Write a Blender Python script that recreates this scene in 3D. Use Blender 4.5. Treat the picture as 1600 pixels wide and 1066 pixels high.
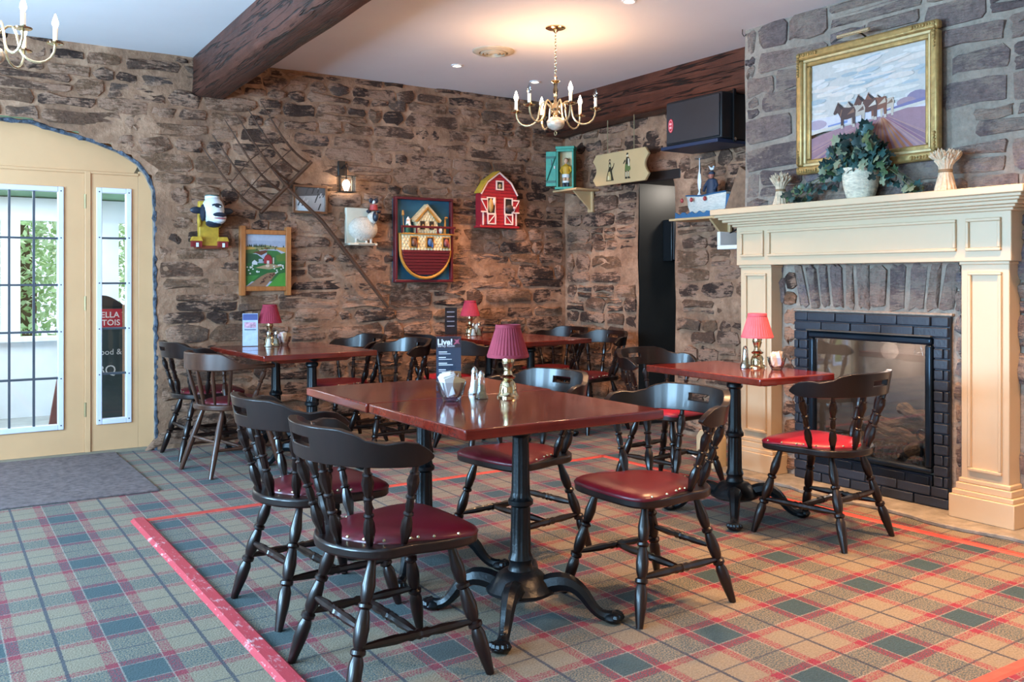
import bpy, math, random
from mathutils import Vector, Matrix
random.seed(7)
for o in list(bpy.data.objects): bpy.data.objects.remove(o)
SC = bpy.context.scene; COL = SC.collection
rad = math.radians; pi = math.pi
# ---------------------------------------------------------------- camera
TH = math.atan(942/1440.0); CH = 1.24
cam = bpy.data.cameras.new('camera'); camo = bpy.data.objects.new('camera', cam); COL.objects.link(camo)
cam.sensor_width = 36; cam.lens = 1440/1600*36; cam.shift_y = -97/1600; cam.clip_start = .05
camo.location = (0, 0, CH); camo.rotation_euler = (pi/2, 0, -TH); SC.camera = camo
# ---------------------------------------------------------------- world, light, exposure
SC.view_settings.view_transform = 'Standard'; SC.view_settings.look = 'None'
SC.view_settings.gamma = 1; SC.view_settings.use_curve_mapping = False
SC.view_settings.exposure = 0.08
W = bpy.data.worlds.new('sky'); SC.world = W; W.use_nodes = True
bgn = W.node_tree.nodes['Background']; bgn.inputs[0].default_value = (.72, .86, 1, 1); bgn.inputs[1].default_value = 1.6
def lamp(name, kind, loc, power, color, rot=(0, 0, 0), size=.1, sy=None, spot=None, blend=.6):
    l = bpy.data.lights.new(name, kind); l.energy = power; l.color = color
    if kind == 'AREA':
        l.size = size
        if sy: l.shape = 'RECTANGLE'; l.size_y = sy
    elif kind == 'SPOT': l.spot_size = spot; l.spot_blend = blend; l.shadow_soft_size = size
    elif kind == 'SUN': l.angle = size
    else: l.shadow_soft_size = size
    o = bpy.data.objects.new(name, l); COL.objects.link(o); o.location = loc; o.rotation_euler = rot
    return o
COOL = (.38, .69, 1); WARM = (1, .56, .27)
lamp('sun', 'SUN', (0, 20, 20), 4.5, (1, .96, .88), (rad(48), 0, rad(150)), .03)
WINS = [(.05, 1.5), (2.45, 1.5), (4.85, 1.5)]      # windows of the left wall: centre Y, width
for wy, ww in WINS:
    lamp('window_daylight', 'AREA', (-2.58, wy, 1.5), (120 if wy < 1 else 400), COOL, (0, rad(-98), 0), 1.5, ww)
lamp('porch_daylight', 'AREA', (.6, 8.3, 1.98), 60, (.8, .92, 1), (0, 0, 0), 1.6, 1.2)
DOWN = [(2.72, 6.45), (3.35, 3.1), (2.6, 1.2), (4.1, 1.1), (4.35, 6.3), (3.85, 2.2)]   # ceiling downlights; all here but the first are added as warm fill
# ---------------------------------------------------------------- helpers
def srgb(h):
    if not isinstance(h, str): return tuple(h)
    h = h.lstrip('#'); r = []
    for i in (0, 2, 4):
        c = int(h[i:i+2], 16)/255; r.append(c/12.92 if c <= .04045 else ((c+.055)/1.055)**2.4)
    return tuple(r)
class MB:
    def __init__(s): s.v = []; s.f = []; s.c = []
    def add(s, vs, fs, M=None, col=None):
        b = len(s.v)
        s.v += [tuple(M @ Vector(p)) if M else tuple(p) for p in vs]
        s.f += [tuple(b+i for i in q) for q in fs]
        s.c += [col]*len(fs); return s
    def box(s, x0, x1, y0, y1, z0, z1, M=None, col=None):
        return s.add([(x0,y0,z0),(x1,y0,z0),(x1,y1,z0),(x0,y1,z0),(x0,y0,z1),(x1,y0,z1),(x1,y1,z1),(x0,y1,z1)],
          [(0,3,2,1),(4,5,6,7),(0,1,5,4),(1,2,6,5),(2,3,7,6),(3,0,4,7)], M, col)
    def prism(s, poly, z0, z1, M=None, col=None):
        n = len(poly)
        vs = [(x, y, z0) for x, y in poly]+[(x, y, z1) for x, y in poly]
        fs = [tuple(range(n))[::-1], tuple(range(n, 2*n))]+[(i, (i+1) % n, n+(i+1) % n, n+i) for i in range(n)]
        return s.add(vs, fs, M, col)
    def lathe(s, prof, n=16, M=None, mod=None, col=None):
        vs = []; fs = []; k = len(prof)
        for j, (r, z) in enumerate(prof):
            for i in range(n):
                a = 2*pi*i/n; rr = r*(mod(a, z) if mod else 1)
                vs.append((rr*math.cos(a), rr*math.sin(a), z))
        for j in range(k-1):
            for i in range(n):
                i2 = (i+1) % n; fs.append((j*n+i, j*n+i2, (j+1)*n+i2, (j+1)*n+i))
        fs.append(tuple(range(n))[::-1]); fs.append(tuple((k-1)*n+i for i in range(n)))
        return s.add(vs, fs, M, col)
    def turn(s, p0, p1, prof, n=8):            # turned piece between two points; prof = [(t, r)]
        p0 = Vector(p0); p1 = Vector(p1); d = p1-p0; q = d.to_track_quat('Z', 'Y')
        M = Matrix.Translation(p0) @ q.to_matrix().to_4x4()
        return s.lathe([(r, t*d.length) for t, r in prof], n, M)
    def tube(s, pts, r, n=8, col=None):
        pts = [Vector(p) for p in pts]; k = len(pts); vs = []; fs = []; up = None
        for i, p in enumerate(pts):
            t = (pts[min(i+1, k-1)]-pts[max(i-1, 0)]).normalized()
            if up is None:
                up = Vector((0, 0, 1)) if abs(t.z) < .9 else Vector((1, 0, 0))
            a = t.cross(up)
            if a.length < 1e-5: a = t.cross(Vector((0, 1, .1)))
            a.normalize(); b = a.cross(t).normalized(); up = b
            rr = r[i] if isinstance(r, (list, tuple)) else r
            for j in range(n):
                w = 2*pi*j/n; vs.append(p+a*(rr*math.cos(w))+b*(rr*math.sin(w)))
        for i in range(k-1):
            for j in range(n):
                j2 = (j+1) % n; fs.append((i*n+j, (i+1)*n+j, (i+1)*n+j2, i*n+j2))
        fs.append(tuple(range(n))); fs.append(tuple((k-1)*n+j for j in range(n))[::-1])
        return s.add(vs, fs, None, col)
    def ball(s, c, r, n=10, m=6, M=None, col=None):
        rx, ry, rz = r if isinstance(r, (tuple, list)) else (r, r, r)
        vs = [(c[0], c[1], c[2]-rz)]; fs = []
        for j in range(1, m):
            p = -pi/2+pi*j/m
            for i in range(n):
                a = 2*pi*i/n; vs.append((c[0]+rx*math.cos(p)*math.cos(a), c[1]+ry*math.cos(p)*math.sin(a), c[2]+rz*math.sin(p)))
        vs.append((c[0], c[1], c[2]+rz)); L = len(vs)-1
        for i in range(n):
            i2 = (i+1) % n; fs.append((0, 1+i2, 1+i)); fs.append((L, 1+(m-2)*n+i, 1+(m-2)*n+i2))
            for j in range(m-2): fs.append((1+j*n+i, 1+j*n+i2, 1+(j+1)*n+i2, 1+(j+1)*n+i))
        return s.add(vs, fs, M, col)
    def mesh(s, name, mat=None, smooth=True, ang=38):
        me = bpy.data.meshes.new(name); me.from_pydata(s.v, [], s.f); me.update()
        if any(c is not None for c in s.c):
            at = me.color_attributes.new('Col', 'FLOAT_COLOR', 'CORNER'); k = 0
            for i, p in enumerate(me.polygons):
                c = srgb(s.c[i] or '#808080')
                for _ in p.loop_indices: at.data[k].color = (c[0], c[1], c[2], 1); k += 1
        if smooth: me.shade_smooth(); me.set_sharp_from_angle(angle=rad(ang))
        if mat: me.materials.append(mat)
        return me
    def obj(s, name, mat, parent=None, smooth=True, bevel=0, ang=38, seg=2):
        return link(name, s.mesh(name, mat, smooth, ang), parent, bevel, seg)
def link(name, me, parent=None, bevel=0, seg=2):
    o = bpy.data.objects.new(name, me); COL.objects.link(o)
    if parent: o.parent = parent
    if bevel:
        m = o.modifiers.new('bevel', 'BEVEL'); m.width = bevel; m.segments = seg; m.limit_method = 'ANGLE'; m.angle_limit = rad(35)
        m.harden_normals = False
    return o
def tag(o, label=None, cat=None, group=None, kind=None):
    if label: o['label'] = label
    if cat: o['category'] = cat
    if group: o['group'] = group
    if kind: o['kind'] = kind
    return o
def thing(name, loc, label=None, cat=None, rz=0, group=None, kind=None):
    o = bpy.data.objects.new(name, None); o.empty_display_size = .1; COL.objects.link(o)
    o.location = loc; o.rotation_euler = (0, 0, rz); return tag(o, label, cat, group, kind)
def copy_tree(o, parent=None):
    c = o.copy(); COL.objects.link(c)
    if parent: c.parent = parent
    for ch in list(o.children): copy_tree(ch, c)
    return c
def place(o, loc, rz, label, group=None):
    o.location = loc; o.rotation_euler = (0, 0, rz); o['label'] = label
    if group: o['group'] = group
    return o
def T(x, y, z): return Matrix.Translation((x, y, z))
def RZ(a): return Matrix.Rotation(a, 4, 'Z')
def RX(a): return Matrix.Rotation(a, 4, 'X')
def RY(a): return Matrix.Rotation(a, 4, 'Y')
def bez(p0, p1, p2, p3, n=8):
    r = []
    for i in range(n+1):
        t = i/n; r.append(tuple((1-t)**3*a+3*(1-t)**2*t*b+3*(1-t)*t*t*c+t**3*d for a, b, c, d in zip(p0, p1, p2, p3)))
    return r
def text_mesh(body, size, mat, depth=.0006, bold=.0, align='CENTER'):
    cu = bpy.data.curves.new('lettering', 'FONT'); cu.body = body; cu.size = size; cu.extrude = depth; cu.offset = bold
    cu.align_x = align; cu.resolution_u = 3
    t = bpy.data.objects.new('lettering', cu); COL.objects.link(t)
    dg = bpy.context.evaluated_depsgraph_get()
    me = bpy.data.meshes.new_from_object(t.evaluated_get(dg)); bpy.data.objects.remove(t)
    me.materials.clear(); me.materials.append(mat); return me
# ---------------------------------------------------------------- materials
class NT:
    def __init__(s, name):
        s.m = bpy.data.materials.new(name); s.m.use_nodes = True; s.t = s.m.node_tree; s.b = s.t.nodes['Principled BSDF']; s.out = s.t.nodes['Material Output']
    def n(s, typ, **kw):
        x = s.t.nodes.new(typ)
        for k, v in kw.items():
            if k.startswith('i_'):
                key = k[2:]; key = int(key) if key.isdigit() else key
                s.put(x.inputs[key], v)
            else: setattr(x, k, v)
        return x
    def put(s, inp, v):
        if isinstance(v, bpy.types.NodeSocket): s.t.links.new(v, inp)
        elif isinstance(v, bpy.types.Node): s.t.links.new(v.outputs[0], inp)
        else:
            if isinstance(v, tuple) and len(v) == 3 and inp.type == 'RGBA': v = v+(1,)
            inp.default_value = v
    def math(s, op, a, b=0.0, c=None, clamp=False):
        x = s.n('ShaderNodeMath', operation=op, use_clamp=clamp); s.put(x.inputs[0], a); s.put(x.inputs[1], b)
        if c is not None: s.put(x.inputs[2], c)
        return x.outputs[0]
    def mix(s, f, a, b, mode='MIX'):
        x = s.n('ShaderNodeMix', data_type='RGBA', blend_type=mode); s.put(x.inputs[0], f); s.put(x.inputs[6], a); s.put(x.inputs[7], b); return x.outputs[2]
    def pos(s, scale=(1, 1, 1), obj=False):
        if obj: src = s.n('ShaderNodeTexCoord').outputs['Object']
        else: src = s.n('ShaderNodeNewGeometry').outputs['Position']
        m = s.n('ShaderNodeMapping'); s.put(m.inputs['Vector'], src); m.inputs['Scale'].default_value = scale; return m.outputs[0]
    def noise(s, vec, scale, detail=3, rough=.55, out=0):
        x = s.n('ShaderNodeTexNoise'); s.put(x.inputs['Vector'], vec); x.inputs['Scale'].default_value = scale; x.inputs['Detail'].default_value = detail; x.inputs['Roughness'].default_value = rough
        return x.outputs[out]
    def ramp(s, f, stops, interp='LINEAR'):
        x = s.n('ShaderNodeValToRGB'); s.put(x.inputs[0], f); cr = x.color_ramp; cr.interpolation = interp
        while len(cr.elements) < len(stops): cr.elements.new(.5)
        for e, (p, c) in zip(cr.elements, stops): e.position = p; e.color = srgb(c)+(1,)
        return x.outputs[0]
    def bump(s, h, strength=.5, dist=.01, prev=None):
        x = s.n('ShaderNodeBump'); x.inputs['Strength'].default_value = strength; x.inputs['Distance'].default_value = dist; s.put(x.inputs['Height'], h)
        if prev is not None: s.put(x.inputs['Normal'], prev)
        return x.outputs[0]
    def set(s, **kw):
        for k, v in kw.items(): s.put(s.b.inputs[k.replace('_', ' ')], v)
        return s
MC = {}
def mat(name, col, rough=.5, metal=0, var=.12, vs=6, bump=0, bs=60, bd=.004, coat=0, spec=.5, stretch=(1, 1, 1), emit=0):
    if name in MC: return MC[name]
    k = NT(name); c = srgb(col); v = k.pos(stretch, True)
    if var:
        f = k.noise(v, vs, 4)
        col1 = k.mix(k.math('MULTIPLY_ADD', f, 2.2, -.6, clamp=True), tuple(x*(1-var*1.6) for x in c), tuple(min(1, x*(1+var*1.6)) for x in c))
        k.set(Base_Color=col1)
    else: k.set(Base_Color=c)
    k.b.inputs['Roughness'].default_value = rough; k.b.inputs['Metallic'].default_value = metal
    k.b.inputs['Coat Weight'].default_value = coat; k.b.inputs['Coat Roughness'].default_value = .08
    k.b.inputs['Specular IOR Level'].default_value = spec
    if bump: k.set(Normal=k.bump(k.noise(v, bs, 4), bump, bd))
    if emit: k.set(Emission_Color=c, Emission_Strength=emit)
    MC[name] = k.m; return k.m
def wood(name, dark, light, rough=.3, coat=.3, scale=(1, 14, 14), ns=4, bump=.15, coarse=None):
    k = NT(name); v = k.pos(scale, True); f = k.noise(v, ns, 6, .62); g = k.noise(k.pos((3, 3, 3), True), 1.7, 3)
    c = k.ramp(k.math('MULTIPLY_ADD', g, .45, k.math('MULTIPLY', f, .6)), [(.3, dark), (.75, light)])
    k.set(Base_Color=c, Normal=k.bump(f, bump, .003)); k.b.inputs['Roughness'].default_value = rough
    k.b.inputs['Coat Weight'].default_value = coat; k.b.inputs['Coat Roughness'].default_value = .06
    MC[name] = k.m; return k.m
def old_beam(name, dark, light):
    k = NT(name); p = k.pos((9, .7, 9), True); q = k.pos((5, .25, 5), True); f = k.noise(p, 2.4, 7, .66); g = k.noise(q, 2.2, 4, .6); n = k.noise(k.pos((1, 1, 1), True), 5, 5)
    crack = k.math('MULTIPLY', k.math('SUBTRACT', .022, k.math('ABSOLUTE', k.math('SUBTRACT', g, .5))), 60, clamp=True)
    c = k.ramp(k.math('MULTIPLY_ADD', n, .5, k.math('MULTIPLY', f, .55)), [(.32, dark), (.72, light)])
    k.set(Base_Color=k.mix(crack, c, (.012, .007, .005)), Roughness=k.math('MULTIPLY_ADD', f, .35, .28), Normal=k.bump(k.math('SUBTRACT', k.math('MULTIPLY_ADD', n, .5, f), crack), .9, .02)); return k.m
def art_material():
    k = NT('painted_art'); a = k.n('ShaderNodeAttribute', attribute_name='Col')
    f = k.noise(k.pos((1, 1, 1), True), 45, 4)
    k.set(Base_Color=k.mix(k.math('MULTIPLY_ADD', f, .9, -.2, clamp=True), k.mix(1.0, a.outputs['Color'], (.72, .7, .68), 'MULTIPLY'), a.outputs['Color']), Roughness=.5)
    return k.m
M_ART = art_material()
def clear_glass(name, tint=(1, 1, 1), rough=.02, refl=.12):
    k = NT(name); k.t.nodes.remove(k.b)
    tr = k.n('ShaderNodeBsdfTransparent'); tr.inputs[0].default_value = tint+(1,)
    gl = k.n('ShaderNodeBsdfGlossy'); gl.inputs['Roughness'].default_value = rough
    fr = k.n('ShaderNodeLayerWeight'); fr.inputs[0].default_value = .25
    f = k.math('MULTIPLY_ADD', fr.outputs['Fresnel'], .8*min(1, refl*4), refl*.25, clamp=True)
    mx = k.n('ShaderNodeMixShader'); k.put(mx.inputs[0], f); k.put(mx.inputs[1], tr); k.put(mx.inputs[2], gl)
    k.put(k.out.inputs[0], mx); return k.m
M_GLASS = clear_glass('window_glass')
def stone_material(name, palette, mortar, smear=.6, bumpd=.02):
    k = NT(name); p = k.pos(); oi = k.n('ShaderNodeObjectInfo')
    n1 = k.noise(p, 7, 6, .65); n2 = k.noise(p, 34, 5, .7); n3 = k.noise(k.pos((1, 1, 1.9)), 3.4, 7, .72); n4 = k.noise(k.pos((1, 1, 5)), 16, 5, .65)
    base = k.ramp(k.math('MULTIPLY_ADD', k.math('SUBTRACT', n1, .5), .55, oi.outputs['Random']), palette)
    f = k.math('MULTIPLY_ADD', n2, 1.5, -.25, clamp=True)
    base = k.mix(f, k.mix(1.0, base, (.45, .43, .42), 'MULTIPLY'), k.mix(1.0, base, (1.35, 1.3, 1.25), 'MULTIPLY'))
    sm = k.math('MULTIPLY', k.math('SUBTRACT', k.math('MULTIPLY_ADD', n4, .3, k.math('MULTIPLY', n3, .85)), smear), 14, clamp=True)
    mc = k.mix(n2, k.mix(1.0, srgb(mortar), (.62, .6, .58), 'MULTIPLY'), srgb(mortar))
    k.set(Base_Color=k.mix(k.math('MULTIPLY', sm, .85), base, mc), Roughness=.9)
    k.b.inputs['Specular IOR Level'].default_value = .25
    h = k.math('MULTIPLY_ADD', n2, .35, k.math('MULTIPLY_ADD', n4, .6, n1))
    k.set(Normal=k.bump(h, 1.0, bumpd)); return k.m
def mortar_material(name, cols):
    k = NT(name); p = k.pos(); n1 = k.noise(p, 3.1, 5, .6); n2 = k.noise(p, 40, 5, .7); n3 = k.noise(p, 13, 5)
    c = k.ramp(k.math('MULTIPLY_ADD', n3, .35, k.math('MULTIPLY', n1, .7)), cols)
    k.set(Base_Color=k.mix(n2, k.mix(1.0, c, (.55, .53, .5), 'MULTIPLY'), k.mix(1.0, c, (1.2, 1.2, 1.2), 'MULTIPLY')), Roughness=.95, Normal=k.bump(k.math('MULTIPLY_ADD', n2, .4, n3), .8, .02))
    k.b.inputs['Specular IOR Level'].default_value = .2
    return k.m
def carpet_material():
    k = NT('tartan_carpet'); g = k.n('ShaderNodeNewGeometry').outputs['Position']; s = k.n('ShaderNodeSeparateXYZ'); k.put(s.inputs[0], g)
    X, Y = s.outputs[0], s.outputs[1]; P = .437
    u = k.math('MULTIPLY_ADD', Y, -.015, X); v = k.math('MULTIPLY_ADD', X, -.05, Y)
    def dist(a, off, per):
        w = k.math('FRACT', k.math('ADD', k.math('DIVIDE', k.math('SUBTRACT', a, off), per), 40.5))
        return k.math('MULTIPLY', k.math('ABSOLUTE', k.math('SUBTRACT', w, .5)), per)
    def band(d):
        lim = k.math('DIVIDE', d, .22)
        return k.ramp(lim, [(0, '#304446'), (.305, '#304446'), (.31, '#861a2c'), (.48, '#861a2c'), (.485, '#87775f')], 'CONSTANT')
    pile = k.noise(g, 140, 4, .65)
    wob = k.math('MULTIPLY', k.math('SUBTRACT', k.noise(g, 160, 2), .5), .012)
    du = k.math('ADD', dist(u, .585, P), wob); dv = k.math('ADD', dist(v, 2.185, .434), wob)
    sel = k.math('MULTIPLY_ADD', k.math('SUBTRACT', k.noise(g, 170, 2, .5), .5), 5.0, .5, clamp=True)
    c = k.mix(sel, band(du), band(dv))
    def line(d, at, w): return k.math('LESS_THAN', k.math('ABSOLUTE', k.math('SUBTRACT', d, at)), w)
    white = k.math('MAXIMUM', line(du, .0675, .0025), line(dv, .0675, .0025))
    c = k.mix(k.math('MULTIPLY', white, .32), c, srgb('#c9b9a4'))
    navy = k.math('MAXIMUM', line(du, .219, .0065), k.math('MULTIPLY', line(dv, .2175, .0045), .8))
    c = k.mix(k.math('MULTIPLY', navy, .85), c, srgb('#232838'))
    shade = k.math('MULTIPLY_ADD', k.noise(g, 1.3, 3), .25, .85)
    c = k.mix(1.0, c, k.mix(k.math('MULTIPLY_ADD', k.math('SUBTRACT', pile, .5), 2.2, .5, clamp=True), (.55, .55, .55), (1.3, 1.3, 1.3)), 'MULTIPLY')
    k.set(Base_Color=c, Roughness=1.0, Normal=k.bump(pile, .9, .008)); k.b.inputs['Specular IOR Level'].default_value = .1
    k.b.inputs['Sheen Weight'].default_value = .15
    return k.m
M_CARPET = carpet_material()
M_STONE = stone_material('brown_rubble_stone', [(.0, '#45352f'), (.3, '#59443a'), (.55, '#6f5344'), (.8, '#86654e'), (1, '#63524b')], '#c69a80', .55, .035)
M_STONE2 = stone_material('grey_chimney_stone', [(.0, '#6e6160'), (.35, '#847573'), (.6, '#96837c'), (.85, '#a28e80'), (1, '#85797f')], '#aa988a', .565, .045)
M_MORTAR = mortar_material('tan_mortar', [(.3, '#75594a'), (.5, '#9b755d'), (.72, '#cba184')])
M_MORTAR2 = mortar_material('grey_tan_mortar', [(.3, '#857970'), (.5, '#9b8d80'), (.72, '#b5a596')])
M_CREAM = mat('cream_paint', '#d6a477', .42, var=.03, vs=3)
M_CREAM2 = mat('mantel_cream_paint', '#cab190', .38, var=.02, vs=3)
M_WHITE = mat('white_paint', '#e9e6e2', .5, var=.02)
M_CEIL = mat('ceiling_paint', '#e9e4e4', .9, var=.02, vs=1.5)
M_BEAM = old_beam('old_timber', '#29130e', '#6b3d30')
M_BEAM2 = old_beam('old_red_timber', '#2c120a', '#6d3a28')
M_CHAIR = wood('dark_lacquered_wood', '#0a0403', '#1f0c09', .32, .15, (6, 6, 1.5), 5, .05)
M_OAK = wood('brown_lacquered_wood', '#2c170e', '#533122', .32, .3, (6, 6, 1.5), 5, .08)
M_TOP = wood('mahogany_tabletop', '#430d09', '#86291a', .13, .4, (.8, 16, 16), 3, .02)
M_VINYL = mat('burgundy_vinyl', '#5e0f1d', .34, var=.08, bump=.12, bs=140, bd=.002)
M_VINYL2 = mat('bright_red_vinyl', '#9b1730', .36, var=.08, bump=.12, bs=140, bd=.002)
M_IRON = mat('black_cast_iron', '#14181c', .32, .35, .1, bump=.25, bs=90)
M_BRASS = mat('polished_brass', '#cdb994', .14, 1, .05)
M_PALEBRASS = mat('pale_brass', '#e2d0a8', .25, .8, .06)
M_BLACK = mat('black_metal', '#101114', .4, .1, .1)
def scuffed():
    k = NT('scuffed_red_strip'); p = k.pos((1, .35, 1)); n = k.noise(p, 75, 5, .75); m = k.noise(k.pos(), 14, 4)
    f = k.math('MULTIPLY', k.math('SUBTRACT', k.math('MULTIPLY_ADD', m, .4, k.math('MULTIPLY', n, .7)), .60), 9, clamp=True)
    k.set(Base_Color=k.mix(f, srgb('#b0343e'), srgb('#cdb4b4')), Roughness=.6, Normal=k.bump(n, .4, .004)); return k.m
M_TAPE2 = scuffed()
M_TAPE = mat('red_floor_strip', '#c0443a', .6, var=.12, vs=20, bump=.2, bs=70)
# ================================================================ STRUCTURE
ZC = 2.88; YB = 7.0; XR = 5.18; XC = 4.62; YC = 4.247
fl = MB().add([(-2.5, -2.5, 0), (6.6, -2.5, 0), (6.6, 7.12, 0), (-2.5, 7.12, 0)], [(0, 1, 2, 3)]).obj('floor', M_CARPET)
tag(fl, 'red and green tartan carpet covering the whole pub floor', kind='structure')
cl = MB().box(-2.5, 6.6, -2.5, 7.4, ZC, ZC+.1).obj('ceiling', M_CEIL); tag(cl, 'flat white painted ceiling', kind='structure')
def inside(poly, x, y):
    r = False; n = len(poly); j = n-1
    for i in range(n):
        xi, yi = poly[i]; xj, yj = poly[j]
        if (yi > y) != (yj > y) and x < (xj-xi)*(y-yi)/(yj-yi)+xi: r = not r
        j = i
    return r
def push(poly, x, y, marg=0):
    if not inside(poly, x, y): return x, y
    best = None
    n = len(poly)
    for i in range(n):
        ax, ay = poly[i]; bx, by = poly[(i+1) % n]; dx, dy = bx-ax, by-ay; L = dx*dx+dy*dy
        t = max(0, min(1, ((x-ax)*dx+(y-ay)*dy)/L)) if L else 0
        px, py = ax+t*dx, ay+t*dy; d = (px-x)**2+(py-y)**2
        if best is None or d < best[0]: best = (d, px, py)
    return best[1], best[2]
def vnoise(x, y, s=0):
    return (math.sin(x*5.1+s+1.3*math.sin(y*3.7))+math.sin(y*6.3+2.1*s+1.7*math.sin(x*2.9))+.6*math.sin(13*x+11*y+s))/2.6
def mortar_face(u0, u1, v0, v1, f, holes, res=.07, amp=.012, seed=0):
    nu = int((u1-u0)/res)+1; nv = int((v1-v0)/res)+1; mb = MB(); idx = {}
    def vid(i, j):
        if (i, j) in idx: return idx[i, j]
        u = u0+(u1-u0)*i/nu; v = v0+(v1-v0)*j/nv
        for h in holes: u, v = push(h, u, v)
        mb.v.append(f(u, v, amp*vnoise(u, v, seed))); idx[i, j] = len(mb.v)-1; return idx[i, j]
    for i in range(nu):
        for j in range(nv):
            cu = u0+(u1-u0)*(i+.5)/nu; cv = v0+(v1-v0)*(j+.5)/nv
            if any(inside(h, cu, cv) for h in holes): continue
            mb.f.append((vid(i, j), vid(i+1, j), vid(i+1, j+1), vid(i, j+1))); mb.c.append(None)
    return mb
STN = {}
def flush(parent):
    L_ = sorted(STN.pop(parent.name), key=lambda q: -q[0])
    for a, mb, m, p in L_[:300]: mb.obj('stone', m, p, ang=50)
    if len(L_) > 300:
        big = MB()
        for a, mb, m, p in L_[300:]: big.add(mb.v, mb.f)
        tag(big.obj('small_stones', L_[0][2], parent, ang=50), kind='stuff')
    print('stones', parent.name, len(L_))
def one_stone(u0, u1, v0, v1, f, holes, proud, rnd, mater, parent, cut=.22, hpad=.012):
    w, h = u1-u0, v1-v0
    if w < .03 or h < .025: return
    cu, cv = (u0+u1)/2, (v0+v1)/2
    for hh in holes:
        if inside(hh, cu, cv): return
    c = min(w, h)*cut; j = lambda a: rnd.uniform(-a, a)
    pts = [(u0+c*rnd.uniform(.4, 1.5), v0+j(.01)), (cu+j(w*.15), v0+j(.014)), (u1-c*rnd.uniform(.4, 1.5), v0+j(.01)), (u1+j(.008), v0+c*rnd.uniform(.4, 1.4)), (u1+j(.008), v1-c*rnd.uniform(.4, 1.6)),
           (u1-c*rnd.uniform(.4, 1.6), v1+j(.01)), (cu+j(w*.15), v1+j(.014)), (u0+c*rnd.uniform(.4, 1.6), v1+j(.01)), (u0+j(.008), v1-c*rnd.uniform(.4, 1.4)), (u0+j(.008), v0+c*rnd.uniform(.4, 1.4))]
    q = []
    for (a, b) in pts:
        for hh in holes: a, b = push(hh, a, b)
        q.append((a, b))
    cu = sum(a for a, b in q)/10; cv = sum(b for a, b in q)/10; q = [(a+j(.007), b+j(.009)) for a, b in q]
    vis = True; mb = MB(); tu, tv = j(.012), j(.01)
    mb.v = [f(a, b, -.03) for a, b in q]
    mb.v += [f(cu+(a-cu)*.97, cv+(b-cv)*.96, proud*.55+j(.004)) for a, b in q]
    mb.v += [f(cu+(a-cu)*.66, cv+(b-cv)*.6, proud+j(.009)+tu*(a-cu)/w+tv*(b-cv)/h) for a, b in q]
    mb.v.append(f(cu+j(w*.1), cv+j(h*.1), proud+j(.008)))
    for i in range(10):
        k = (i+1) % 10
        mb.f += [(i, k, 10+k, 10+i), (10+i, 10+k, 20+k, 20+i), (20+i, 20+k, 30)]
    mb.c = [None]*len(mb.f)
    STN.setdefault(parent.name, []).append((w*h*(1 if vis else 0), mb, mater, parent))
def rubble(u0, u1, v0, v1, f, holes, mater, parent, seed, hr=(.09, .16), wr=(.15, .5), gap=(.012, .03), proud=(.008, .03), skip=None, cut=.22):
    rnd = random.Random(seed); v = v0+.01; row = 0
    while v < v1-.05:
        hh = rnd.uniform(*hr)
        if v+hh > v1-.05: hh = v1-v
        u = u0+rnd.uniform(-.15, .05); row += 1
        ph = rnd.uniform(0, 6)
        while u < u1-.03:
            w = rnd.uniform(*wr)*(1.15 if hh > .12 else .95)
            if u+w > u1-.08: w = u1-u
            g = rnd.uniform(*gap); wob = .014*math.sin(1.6*u+ph)
            a, b, c, d = max(u0, u)+g/2, u+w-g/2, v+g/2+wob, v+hh-g/2+wob
            mu, mv = (a+b)/2, (c+d)/2
            if not (skip and skip(mu, mv)):
                if hh > .125 and rnd.random() < .3:
                    m = c+(d-c)*rnd.uniform(.38, .6)
                    one_stone(a, b, c, m-g/3, f, holes, rnd.uniform(*proud), rnd, mater, parent, cut)
                    if b-a > .3 and rnd.random() < .6:
                        s = a+(b-a)*rnd.uniform(.4, .6)
                        one_stone(a, s-g/2, m+g/3, d, f, holes, rnd.uniform(*proud), rnd, mater, parent, cut); one_stone(s+g/2, b, m+g/3, d, f, holes, rnd.uniform(*proud), rnd, mater, parent, cut)
                    else: one_stone(a, b, m+g/3, d, f, holes, rnd.uniform(*proud), rnd, mater, parent, cut)
                else: one_stone(a, b, c, d, f, holes, rnd.uniform(*proud), rnd, mater, parent, cut)
            u += w
        v += hh
# ---- back wall with the arched entrance
AR = [(.5, 2.305), (.69, 2.30), (.88, 2.252), (1.07, 2.208), (1.265, 2.138), (1.372, 2.07), (1.436, 1.99), (1.482, 1.88), (1.49, 1.75), (1.492, 1.2), (1.50, .6), (1.50, -.05)]
ARCH = [(1-x, z) for x, z in AR[::-1]]+AR[1:]
ARCH = [(x, z) for x, z in ARCH]
fb = lambda u, v, d: (u, YB-d, v)
wb = thing('wall_back', (0, 0, 0), 'brown rubble stone wall with the arched glazed entrance', kind='structure')
mortar_face(-2.5, XR+.05, 0, ZC, fb, [ARCH]).obj('mortar', M_MORTAR, wb)
mb = MB(); 
for (a, b), (c, d) in zip(ARCH[:-1], ARCH[1:]): mb.add([(a, YB+.02, b), (c, YB+.02, d), (c, YB+.3, d), (a, YB+.3, b)], [(0, 1, 2, 3)])
mb.obj('arch_reveal', M_MORTAR2, wb)
M_EDGE = mat('blue_grey_rough_mortar', '#49505c', .85, var=.6, vs=28, bump=1, bs=40, bd=.02)
pts = []; rs = []; rr = random.Random(5)
for (a, b), (c, d) in zip(ARCH[:-1], ARCH[1:]):
    k = max(1, int(math.hypot(c-a, d-b)/.035))
    for i in range(k):
        t = i/k; pts.append((a+(c-a)*t+rr.uniform(-.005, .005), YB+.005, b+(d-b)*t+rr.uniform(-.005, .005))); rs.append(rr.uniform(.008, .02))
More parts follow.
